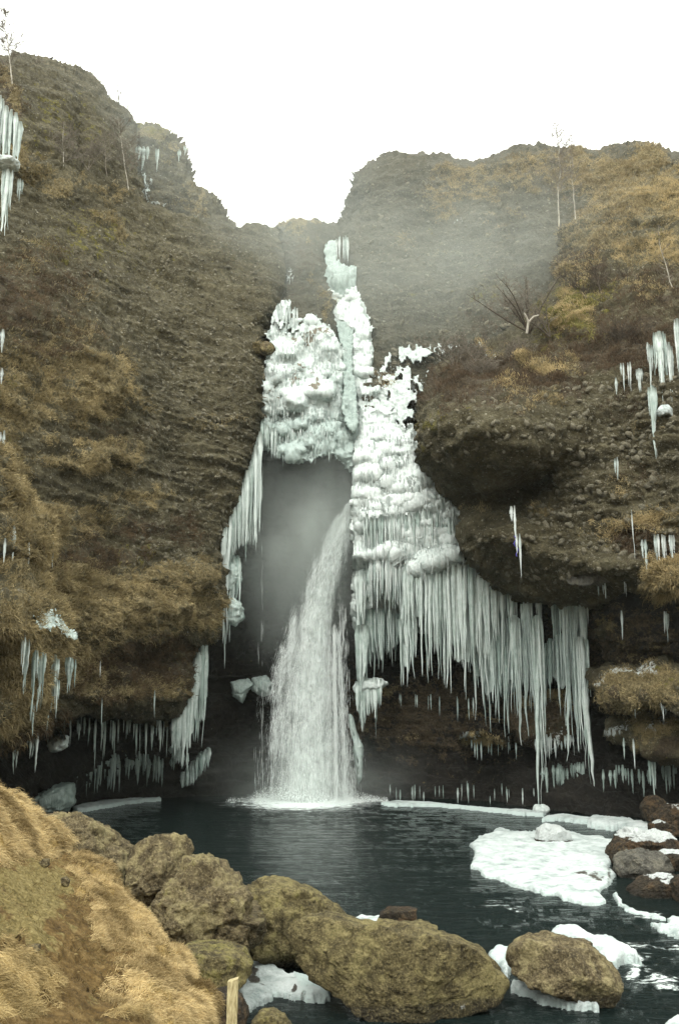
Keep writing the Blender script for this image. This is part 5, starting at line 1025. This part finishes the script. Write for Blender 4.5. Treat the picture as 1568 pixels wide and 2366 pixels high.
# ------------------------------------------------------------------ the waterfall
FL = [(1165, 800), (1200, 775), (1235, 757), (1270, 737), (1330, 715), (1380, 698), (1450, 672), (1520, 652), (1600, 632), (1700, 620), (1800, 614), (1858, 605)]
FR = [(1165, 822), (1200, 820), (1235, 814), (1270, 808), (1330, 795), (1380, 782), (1450, 774), (1520, 780), (1600, 790), (1700, 800), (1800, 806), (1858, 812)]
def f_edge(pl, v): return np.interp(v, [p[0] for p in pl], [p[1] for p in pl])
def f_depth(v): return np.interp(v, [1165, 1300, 1500, 1860], [35.6, 34.9, 34.4, 33.9])
fall = empty('waterfall', pix(715, 1856, 34.0)); fall.location.z = 0
tag(fall, 'white waterfall plunging from the frozen cleft into the dark pool', 'waterfall')
def streaks(n, name, seed, spread=1.0, lnr=(.10, .55), wdr=(.004, .013), vr=(1165, 1862), edge_soft=.05, dens=None, parent=fall):
    r = np.random.default_rng(seed); v = vr[0] + (vr[1] - vr[0]) * r.random(n); s = r.beta(1.25, 1.25, n) + r.normal(0, edge_soft, n)
    L, Rr = f_edge(FL, v), f_edge(FR, v); u = L + (Rr - L) * s; Y = f_depth(v) + r.normal(0, .35, n)
    P = pix(u, v, Y)
    cl = fbm(np.stack([P[:, 0] * 1.5, P[:, 2] * .9 - P[:, 0] * 1.1, P[:, 1]], -1), 5, seed); cl2 = fbm(np.stack([P[:, 0] * 9, P[:, 1], P[:, 2] * .5], -1), 2, seed + 2)
    keep = (cl * .9 + cl2 * .6 + .40 - .9 * np.clip(np.abs(s - .5) - .25, 0, 1)) > r.random(n) * .75
    P = P[keep]; u, v, s = u[keep], v[keep], s[keep]; n = len(P)
    L2, R2 = f_edge(FL, v + 12), f_edge(FR, v + 12); T = pix(L2 + (R2 - L2) * s, v + 12, f_depth(v + 12)) - pix(u, v, f_depth(v)); T /= np.linalg.norm(T, axis=1, keepdims=True)
    T = T + r.normal(0, .06, (n, 3)); l = (lnr[0] + (lnr[1] - lnr[0]) * r.random(n) ** 2)[:, None]; wv = (wdr[0] + (wdr[1] - wdr[0]) * r.random(n))[:, None]
    X = np.array([1, 0, 0]); Yv = np.array([0, 1, 0.])
    ring = [P + X * wv, P - X * wv * .5 + Yv * wv * .87, P - X * wv * .5 - Yv * wv * .87]
    V = np.stack([P - T * l / 2] + ring + [P + T * l / 2], 1).reshape(-1, 3); b = np.arange(n)[:, None] * 5
    F = np.concatenate([b + np.array(t) for t in ([0, 2, 1], [0, 3, 2], [0, 1, 3], [4, 1, 2], [4, 2, 3], [4, 3, 1])])
    o = mesh_obj(name, V, F, M['fall'], None, None, None, True); o.parent = parent; o.matrix_parent_inverse = Matrix.Translation(-parent.location); return o
o = streaks(150000, 'spray_streaks', 5, lnr=(.10, .50), wdr=(.0014, .0042), edge_soft=.09); o['kind'] = 'stuff'
o = streaks(50000, 'flying_droplets', 6, lnr=(.01, .08), wdr=(.0015, .0045), edge_soft=.11); o['kind'] = 'stuff'
def veil(yoff, k, seed, inset=0.0):
    vs = np.arange(1160, 1866, 5.0); ss = np.linspace(0, 1, 60); S, V = np.meshgrid(ss, vs); L, Rr = f_edge(FL, V), f_edge(FR, V)
    U = L + (Rr - L) * (inset + (1 - 2 * inset) * S); Y = f_depth(V) + yoff - .35 * np.sin(S * math.pi) + .18 * fbm(np.stack([U / 18, V / 60, U * 0], -1), 3, seed)
    P = pix(U, V, Y); mk = np.zeros(U.shape + (4,)); mk[..., 0] = k * sstep(0, .48, S) * sstep(1, .66, S) * sstep(1155, 1185, V)
    nu = U.shape[1]; i, j = np.meshgrid(np.arange(len(vs) - 1), np.arange(nu - 1), indexing='ij'); a = (i * nu + j).ravel()
    o = mesh_obj('water_veil', P.reshape(-1, 3), np.stack([a, a + nu, a + nu + 1, a + 1], -1), M['veil'], None, None, mk.reshape(-1, 4)); o.parent = fall; o.matrix_parent_inverse = Matrix.Translation(-fall.location)
for yo, k_, sd, ins in ((.1, .85, 1, 0), (.45, .9, 2, 0), (-.2, .65, 3, .08), (.25, .85, 4, .03), (-.05, .7, 5, .05), (.6, .95, 6, .06), (.15, .8, 7, .02), (.35, .8, 8, .04), (0, .8, 9, .06)): veil(yo, k_, sd, ins)
# thin drip streams: right of the fall and down the dark wall
def strings(specs, name, label=None, parent=None, seed=0, n=120):
    r = np.random.default_rng(seed); V = []; 
    bag = Bag()
    for (u0, v0, u1, v1, Y, cnt, w_) in specs:
        for k in range(cnt):
            t = r.random(); v = v0 + (v1 - v0) * t; u = u0 + (u1 - u0) * t + r.normal(0, w_); p = pix(u, v, Y + r.normal(0, .08)); l = .12 + .5 * r.random(); q = p - np.array([0, 0, l])
            vv, qq = tube_geo([p, (p + q) / 2, q], [.0015, .0055, .0015], 3); bag.add(vv, qq)
    o = bag.obj(name, M['fall'])
    if parent is not None: o.parent = parent; o.matrix_parent_inverse = Matrix.Translation(-parent.location); o['kind'] = 'stuff'
    return o
strings([(772, 1440, 778, 1850, 33.5, 700, 2.2), (782, 1450, 800, 1850, 33.7, 500, 3), (790, 1400, 806, 1850, 34.0, 260, 6)], 'thin_streams', parent=fall, seed=3)
o = strings([(606, 1070, 606, 1820, 35.6, 60, 1.2), (596, 1400, 590, 1830, 35.4, 16, 5)], 'drips', seed=4)
tag(o, 'faint dripping threads of water down the dark wall left of the fall', 'water drips', kind='stuff')
# splash where it lands
def splash():
    r = np.random.default_rng(9); n = 26000
    a = r.random(n) * 6.283; rad = np.sqrt(r.random(n)); u = 708 + 150 * rad * np.cos(a) * 1.0; c = pix(708, 1853, 33.8)
    lob = 1 + .35 * fbm(np.stack([np.cos(a) * 2, np.sin(a) * 2, a * 0], -1), 3, 12); x = c[0] + 2.2 * rad * lob * np.cos(a); y = 33.7 + .9 * rad * lob * np.sin(a); hmax = .85 * np.exp(-(rad * 1.6) ** 2) + .05
    z = hmax * r.random(n) ** 2.2; P = np.stack([x, y, z], 1)
    keep = fbm(P * np.array([1.6, 1.6, 3]), 3, 4) + .25 > r.random(n) * .6; P = P[keep]; n = len(P)
    s = (.004 + .012 * r.random(n) ** 2)[:, None]
    dirs = np.array([[1, 0, 0], [-.5, .87, 0], [-.5, -.87, 0], [0, 0, 1.4], [0, 0, -1]])
    V = (P[:, None] + dirs[None] * s[:, None]).reshape(-1, 3); b = np.arange(n)[:, None] * 5
    F = np.concatenate([b + np.array(t) for t in ([0, 1, 3], [1, 2, 3], [2, 0, 3], [1, 0, 4], [2, 1, 4], [0, 2, 4])])
    tag(mesh_obj('splash', V, F, M['fall']), 'white splash spreading on the pool at the foot of the fall', 'splash', kind='stuff')
splash()

# ------------------------------------------------------------------ near grassy bank
BK = {}
def bank(name, poly, ctrl, masks, soft, seed, back=2.0):
    def dsp(P, U, V, mk):
        g = mk[..., 0]
        return .13 * fbm(P * .9, 4, seed, .6) + (.09 * g + .02) * (np.abs(fbm(P * 2.6, 4, seed + 2)) * 2) + .03 * fbm(P * 7, 3, seed + 5, .6, True) + .012 * fbm(P * 20, 2, seed + 7)
    o = relief(name, poly, ctrl, M['bank'], 3.2, soft, dsp, 6, 20, back, masks); tag(o, kind='structure'); return o
B1 = [(-220, 1700), (-60, 1790), (0, 1826), (25, 1836), (50, 1854), (75, 1880), (97, 1900), (125, 1920), (150, 1938), (150, 1960), (140, 1985), (150, 2060), (-220, 2100)]
b1 = bank('grass_bank', B1, [(-220, 1750, 8.5), (0, 1830, 13), (150, 1940, 15.5), (0, 1990, 10.5), (140, 1990, 14), (-220, 2060, 6.5)], lambda U, V, P: np.stack([U * 0 + .95, U * 0, blobs(U, V, [(40, 1900, 60, 20, .3)]), U * 0], -1), [(B1[:10], 40, 1.2)], 61)
B2 = [(-260, 2010), (0, 1994), (40, 1984), (75, 1980), (130, 1984), (190, 1979), (215, 1996), (250, 2030), (282, 2058), (310, 2084), (350, 2118), (366, 2150), (382, 2178), (415, 2225), (435, 2255), (452, 2283), (478, 2310), (484, 2340), (488, 2366), (500, 2460), (-260, 2460)]
b2 = bank('grass_bank', B2, [(-260, 2010, 6.5), (0, 2000, 9.8), (190, 1985, 13.2), (350, 2120, 11), (450, 2285, 9.4), (490, 2420, 8.2), (0, 2180, 6.4), (150, 2120, 9.2), (250, 2140, 10.2), (220, 2250, 8.4), (330, 2300, 8.2), (100, 2366, 5.4), (300, 2400, 6.8), (-260, 2460, 3.2), (0, 2460, 4.2)],
    lambda U, V, P: np.stack([blobs(U, V, [(300, 2150, 90, 70, .95), (370, 2250, 90, 80, .98), (440, 2350, 80, 80, 1), (230, 2060, 60, 50, .8), (190, 2000, 60, 20, .5), (260, 2120, 60, 60, .7), (330, 2340, 90, 60, .6)]), U * 0, blobs(U, V, [(70, 2060, 110, 90, .85), (30, 2160, 90, 60, .8), (120, 2120, 60, 80, .4)]), U * 0], -1), [(B2[5:19], 70, 1.5), (B2[1:6], 30, .6)], 63)
B3 = [(-260, 2190), (0, 2176), (40, 2188), (66, 2206), (82, 2240), (95, 2276), (120, 2262), (170, 2256), (200, 2282), (226, 2302), (262, 2318), (300, 2334), (346, 2364), (380, 2460), (-260, 2460)]
b3 = bank('grass_bank', B3, [(-260, 2190, 3.6), (0, 2180, 5.3), (95, 2276, 5.6), (170, 2258, 6.4), (300, 2334, 6.0), (0, 2366, 3.9), (150, 2366, 4.8), (-260, 2460, 2.4), (380, 2460, 4.9)],
    lambda U, V, P: np.stack([blobs(U, V, [(30, 2240, 70, 60, .75), (100, 2290, 60, 50, .6), (300, 2350, 60, 20, .6), (20, 2340, 80, 60, .5)]), U * 0, blobs(U, V, [(200, 2340, 70, 40, .5), (40, 2320, 70, 50, .4)]), U * 0], -1), [(B3[1:13], 34, .6)], 65)

def bank_grass(layer, n, seed, ln=(.09, .22), wd=(.0012, .0024), lo=.3, name='dry_grass', pal=((.12, .078, .026), (.68, .53, .275)), region=None, comb=(.45, -.2, -.55), curl=.8):
    L = LAYERS[layer]; r = np.random.default_rng(seed); m = L['mk'][..., 0]; keep = L['ok'] & (m > lo)
    if region is not None: keep &= sdist(L['U'], L['V'], region) > 0
    idx = np.argwhere(keep); Pk = L['P'][keep]; dist = np.linalg.norm(Pk - CAM, axis=1)
    w_ = (m[keep] - lo + .1) * dist ** 2 * np.clip(fbm(Pk * 3.5, 4, seed, .6) * 1.8 + .35, .03, 1); w_ /= w_.sum(); pick = r.choice(len(idx), n, p=w_)
    P = Pk[pick] + r.normal(0, .012, (n, 3)); N = L['N'][keep][pick]
    fl = np.stack([fbm(P * 1.8, 2, seed + 1), fbm(P * 1.8, 2, seed + 2), fbm(P * 1.8, 2, seed + 3)], 1)
    d = N * .75 + np.array(comb) * .5 + fl * .75 + r.normal(0, .42, (n, 3)); d /= np.linalg.norm(d, axis=1, keepdims=True)
    l = (ln[0] + (ln[1] - ln[0]) * r.random(n) ** 1.4)[:, None]; wv = (wd[0] + (wd[1] - wd[0]) * r.random(n))[:, None]
    side = np.cross(d, r.normal(0, 1, (n, 3))); side /= np.linalg.norm(side, axis=1, keepdims=True)
    a = P + d * l * .4; b_ = a + (d + np.array([0, 0, -.5]) * curl) * l * .32; c_ = b_ + (d * .6 + np.array([0, 0, -1.0]) * curl) * l * .3
    V = np.stack([P - side * wv, P + side * wv, a + side * wv * .9, a - side * wv * .9, b_ + side * wv * .6, b_ - side * wv * .6, c_], 1).reshape(-1, 3)
    k = np.arange(n)[:, None] * 7; t = r.random((n, 1)) * .55 + .22 + .8 * fbm(P * 2.4, 3, seed + 8, .6)[:, None]; t = np.clip(t, 0, 1)
    c = np.array(pal[0]) * (1 - t) + np.array(pal[1]) * t; c = np.repeat(np.concatenate([c, np.ones((n, 1))], 1), 7, 0)
    return tag(mesh_obj(name, V, [k + np.array([0, 1, 2, 3]), k + np.array([3, 2, 4, 5]), k + np.array([5, 4, 6])], M['blade'], None, None, c, False), kind='stuff')
bank_grass(b1.name, 100000, 1, (.07, .18), (.0014, .0032), comb=(.3, -.3, -.4))
bank_grass(b2.name, 210000, 2, (.03, .12), (.0009, .0022))
bank_grass(b3.name, 30000, 3, (.02, .07), (.0008, .0015), pal=((.10, .07, .025), (.50, .38, .18)))
bank_grass(b2.name, 9000, 4, (.02, .06), (.002, .004), lo=-.1, pal=((.07, .05, .018), (.34, .26, .11)), curl=.3)

# stones on the bank
for (pl, Y, lab) in (([(93, 1992), (100, 1984), (112, 1986), (114, 1998), (104, 2004)], 10.6, 'grey angular stone set in the crest of the soil bank'), ([(50, 2195 - 5), (70, 2186), (92, 2184), (90, 2196), (66, 2202)], 7.0, 'dark flat stone lying on the olive soil bank'), ([(144, 2030), (152, 2024), (160, 2034), (156, 2046), (146, 2044)], 10.2, 'small upright grey stone on the soil bank'), ([(126, 2226), (136, 2216), (152, 2220), (156, 2230), (140, 2236)], 8.2, 'round pale stone low on the soil bank')):
    boulder(pl, Y - .1, .12, 'boulder', lab, 'stone', n=4, seed=int(pl[0][0]), rough=.12, name='stone', group='stones on the soil bank')

# ------------------------------------------------------------------ wooden post
def post():
    a = pix(539, 2263, 8.6); bt = pix(533, 2440, 8.5); wd = 11 * m_per_px(8.6); n = 9
    T = np.linspace(0, 1, n)[:, None]; c = a * (1 - T) + bt * T; V = []
    sec = np.array([[-1, -.9], [-.55, -1], [.6, -1], [1, -.85], [1, .9], [.9, 1], [-.9, 1], [-1, .9]]) * wd
    r = np.random.default_rng(3)
    for k in range(n):
        V.append(np.stack([c[k, 0] + sec[:, 0] * (1 + .03 * r.standard_normal(8)), c[k, 1] + sec[:, 1] * (1 + .03 * r.standard_normal(8)), np.full(8, c[k, 2]) + (.012 * sec[:, 0] / wd if k == 0 else 0)], 1))
    V = np.concatenate(V); q = []
    for i in range(n - 1):
        for j in range(8): q.append((i * 8 + j, i * 8 + (j + 1) % 8, (i + 1) * 8 + (j + 1) % 8, (i + 1) * 8 + j))
    t = [(0, k + 1, k) for k in range(1, 7)]
    o = mesh_obj('wooden_post', V, [np.array(q), np.array(t)], M['wood'], None, bt, None, False)
    tag(o, 'square weathered wooden post standing at the bottom edge of the bank', 'post')
post()

# ------------------------------------------------------------------ bare birches and shrubs
def tree(base_uv, top_uv, Y, r0, label, cat='tree', name='bare_birch', mt='bark_pale', mc='bark_mid', nl=16, spread=.4, twig=4, seed=0, group=None, stems=1, droop=0.0, updir=.8, tr=.008):
    r = np.random.default_rng(seed); base = pix(base_uv[0], base_uv[1], Y); top = pix(top_uv[0], top_uv[1], Y); H = np.linalg.norm(top - base)
    root = empty(name, base); tag(root, label, cat, group); tb = Bag(); cb = Bag()
    for s in range(stems):
        tp = top if s == 0 else base + (top - base) * (.6 + .35 * r.random()) + np.array([r.normal(0, spread), r.normal(0, spread * .6), 0]) * H * .9
        n = 12; T = np.linspace(0, 1, n)[:, None]; pts = (base - np.array([0, 0, .15])) * (1 - T) + tp * T + np.cumsum(r.normal(0, .012 * H, (n, 3)), 0) * T * (1 - T) * 3
        v, q = tube_geo(pts, r0 * (1 - .85 * T[:, 0]) * (.8 if s else 1), 6); tb.add(v, q)
        for k in range(nl):
            t = .22 + .75 * (k + r.random()) / nl; p = pts[int(t * (n - 1))] + (pts[min(int(t * (n - 1)) + 1, n - 1)] - pts[int(t * (n - 1))]) * (t * (n - 1) % 1)
            a = r.random() * 6.283; L = H * spread * (1.15 - t) * (.5 + .7 * r.random()); d = np.array([math.cos(a), math.sin(a) * .8, updir + r.normal(0, .2)]); d /= np.linalg.norm(d)
            m = 6; S = np.linspace(0, 1, m)[:, None]; bp = p + d * L * S + np.array([0, 0, -droop]) * L * S ** 2 + np.cumsum(r.normal(0, .03 * L, (m, 3)), 0) * S
            v, q = tube_geo(bp, max(r0 * .32 * (1 - t * .6), tr * 1.4) * (1 - .75 * S[:, 0]), 4); cb.add(v, q)
            for w_ in range(twig):
                i = 1 + r.integers(0, m - 1); dd = d + r.normal(0, .55, 3) + np.array([0, 0, .25]); dd /= np.linalg.norm(dd); l2 = L * .45 * (.4 + .8 * r.random())
                tp_ = bp[i] + dd * l2 * np.linspace(0, 1, 4)[:, None] + r.normal(0, .03 * l2, (4, 3)); v, q = tube_geo(tp_, np.array([1, .8, .6, .3]) * tr, 3); cb.add(v, q)
                for z in range(4):
                    d3 = dd + r.normal(0, .6, 3); d3 /= np.linalg.norm(d3); j = r.integers(1, 4); v, q = tube_geo(tp_[j] + d3 * l2 * .5 * np.linspace(0, 1, 3)[:, None], np.array([.8, .6, .3]) * tr, 3); cb.add(v, q)
    tb.obj('trunk', M[mt], root, base); o = cb.obj('crown', M[mc], root, base)
    return root
TG = 'bare birches'
tree((30, 190), (14, 22), 35.5, .032, 'tall bare birch against the sky at the top left corner', seed=1, nl=44, spread=.36, twig=9, group=TG, tr=.007)
tree((282, 262), (272, 192), 42, .03, 'small faint bare birch on the skyline left of the gorge', seed=2, nl=14, spread=.3, twig=4, group=TG, mt='bark_mid', tr=.009)
tree((300, 270), (288, 220), 42, .02, 'smallest faint sapling beside the skyline birch at left', seed=3, nl=9, spread=.3, twig=3, group=TG, mt='bark_mid', tr=.007)
tree((1290, 515), (1283, 280), 38, .034, 'tallest birch on the right slope, its top above the skyline', seed=4, nl=44, spread=.30, twig=9, group=TG, tr=.007)
tree((1322, 380), (1318, 310), 40, .02, 'short sapling poking above the skyline right of the tallest birch', seed=5, nl=12, spread=.35, twig=4, group=TG, mt='bark_mid', tr=.009)
tree((1328, 500), (1316, 360), 37.5, .022, 'slim pale birch right of the tallest one on the slope', seed=6, nl=14, spread=.25, twig=4, group=TG)
tree((148, 395), (150, 280), 34, .022, 'bent pale birch on the dark left hillside', seed=7, nl=30, spread=.5, twig=7, group=TG)
tree((248, 400), (242, 290), 36, .022, 'thin birch left of the slender white one on the left hillside', seed=8, nl=14, spread=.35, twig=4, group=TG, mt='bark_mid')
tree((298, 430), (272, 270), 37, .02, 'slender white birch leaning left below the skyline notch', seed=9, nl=30, spread=.42, twig=7, group=TG)
tree((205, 385), (215, 310), 35.5, .02, 'low tangled birch between the bent and the slender one', seed=10, nl=16, spread=.6, twig=5, group=TG, mt='bark_mid', stems=3)
tree((1560, 690), (1520, 520), 30, .02, 'thin pale sapling at the right edge of the grassy slope', seed=11, nl=10, spread=.25, twig=3, group=TG)
SG = 'bare shrubs on the right bluff'
tree((1222, 760), (1215, 640), 32.5, .045, 'dark many stemmed shrub at the left brow of the right bluff', 'shrub', 'bare_shrub', 'bark_dark', 'bark_mid', 12, .5, 5, 12, SG, stems=7, tr=.007)
tree((1392, 700), (1360, 600), 32.3, .045, 'wide dark shrub on the green moss of the right slope', 'shrub', 'bare_shrub', 'bark_dark', 'bark_dark', 12, .6, 5, 13, SG, stems=6, tr=.007)
tree((1270, 770), (1262, 690), 31.8, .03, 'small twiggy shrub beside the dark many stemmed one', 'shrub', 'bare_shrub', 'bark_dark', 'bark_mid', 10, .6, 5, 14, SG, stems=5, tr=.006)
tree((1050, 842), (1040, 775), 32.8, .03, 'low pale twiggy shrub at the left tip of the right bluff', 'shrub', 'bare_shrub', 'bark_mid', 'bark_mid', 9, .8, 4, 15, SG, stems=6, tr=.009)
tree((1100, 828), (1090, 790), 32.4, .02, 'small frosty twigs right of the pale twiggy shrub on the brow', 'shrub', 'bare_shrub', 'bark_mid', 'bark_mid', 8, .9, 4, 16, SG, stems=6, tr=.009)
tree((1120, 880), (1130, 830), 31.4, .02, 'low grey heather tangle on the reddish part of the bluff', 'shrub', 'bare_shrub', 'bark_mid', 'bark_mid', 10, 1.0, 5, 17, SG, stems=8, tr=.006)
tree((1440, 800), (1430, 740), 29.5, .02, 'dark twiggy shrub above the bluff icicles', 'shrub', 'bare_shrub', 'bark_dark', 'bark_dark', 10, .8, 5, 18, SG, stems=6, tr=.006)
tree((1180, 840), (1195, 790), 31.6, .02, 'grey bush just under the brow with the dead white branch', 'shrub', 'bare_shrub', 'bark_mid', 'bark_mid', 10, .9, 5, 19, SG, stems=7, tr=.006)
bag = Bag(); v, q = tube_geo([pix(1216, 770, 31.6), pix(1220, 745, 31.5), pix(1232, 732, 31.4), pix(1244, 728, 31.4)], [.045, .042, .036, .02], 7); bag.add(v, q)
v, q = tube_geo([pix(1220, 745, 31.5), pix(1214, 730, 31.4), pix(1210, 722, 31.4)], [.04, .03, .012], 6); bag.add(v, q)
tag(bag.obj('dead_branch', M['bark_pale'], None, pix(1216, 770, 31.6)), 'dead white hooked branch at the foot of the dark shrub', 'branch')

# ------------------------------------------------------------------ mist of the gorge and the air
def vol_material(name, dens, color=(.92, .99, .945), hetero=None):
    b = NB(name); v = b.n('ShaderNodeVolumePrincipled'); v.inputs['Color'].default_value = (*color, 1); v.inputs['Density'].default_value = dens; v.inputs['Anisotropy'].default_value = 0.0
    b.l(v.outputs[0], b.out.inputs['Volume'])
    if hetero:
        c = b.n('ShaderNodeTexCoord'); g = b.n('ShaderNodeTexGradient'); g.gradient_type = 'QUADRATIC_SPHERE'; b.l(c.outputs['Object'], g.inputs[0])
        nz = b.noise(c.outputs['Object'], 2.6, 4, .65); k = b.math('MULTIPLY', g.outputs['Fac'], b.math('ADD', b.math('MULTIPLY', b.step(nz, .3, .7), 1.5), .25)); b.l(b.math('MULTIPLY', k, dens), v.inputs['Density'])
    return b.m
def mist(c, r3, dens, label):
    v, f = ico(3); o = mesh_obj('mist', v, f, vol_material('spray_mist', dens, hetero=True)); o.location = tuple(c); o.scale = r3; tag(o, label, 'mist', kind='stuff'); return o
if HAZE_ON:
    box = mesh_obj('haze', np.array([(x, y, z) for z in (-3, 32) for y in (-95, 90) for x in (-90, 90)], float), np.array([(0, 2, 3, 1), (4, 5, 7, 6), (0, 1, 5, 4), (2, 6, 7, 3), (0, 4, 6, 2), (1, 3, 7, 5)]), vol_material('air', .0002), smooth=False)
    tag(box, kind='stuff')
    mist(pix(700, 1250, 35.2), (4.6, 2.4, 5.8), .62, 'pale mist hanging in the hollow behind the fall')
    mist(pix(705, 1830, 34.0), (5.0, 2.2, 3.0), .26, 'spray mist at the foot of the fall')
    mist(pix(1010, 640, 37.5), (12, 5, 9.5), .052, 'thin bluish mist against the right slope')
    mist(pix(300, 330, 40.5), (10, 4.5, 6), .05, 'faint mist drifting over the left hilltop')
    mist(pix(1180, 600, 34.0), (8, 4.5, 6.5), .022, 'faint veil of mist drifting before the right slope')
    mist(pix(640, 560, 39.5), (10, 4.5, 8), .06, 'faint mist in the notch of the gorge')
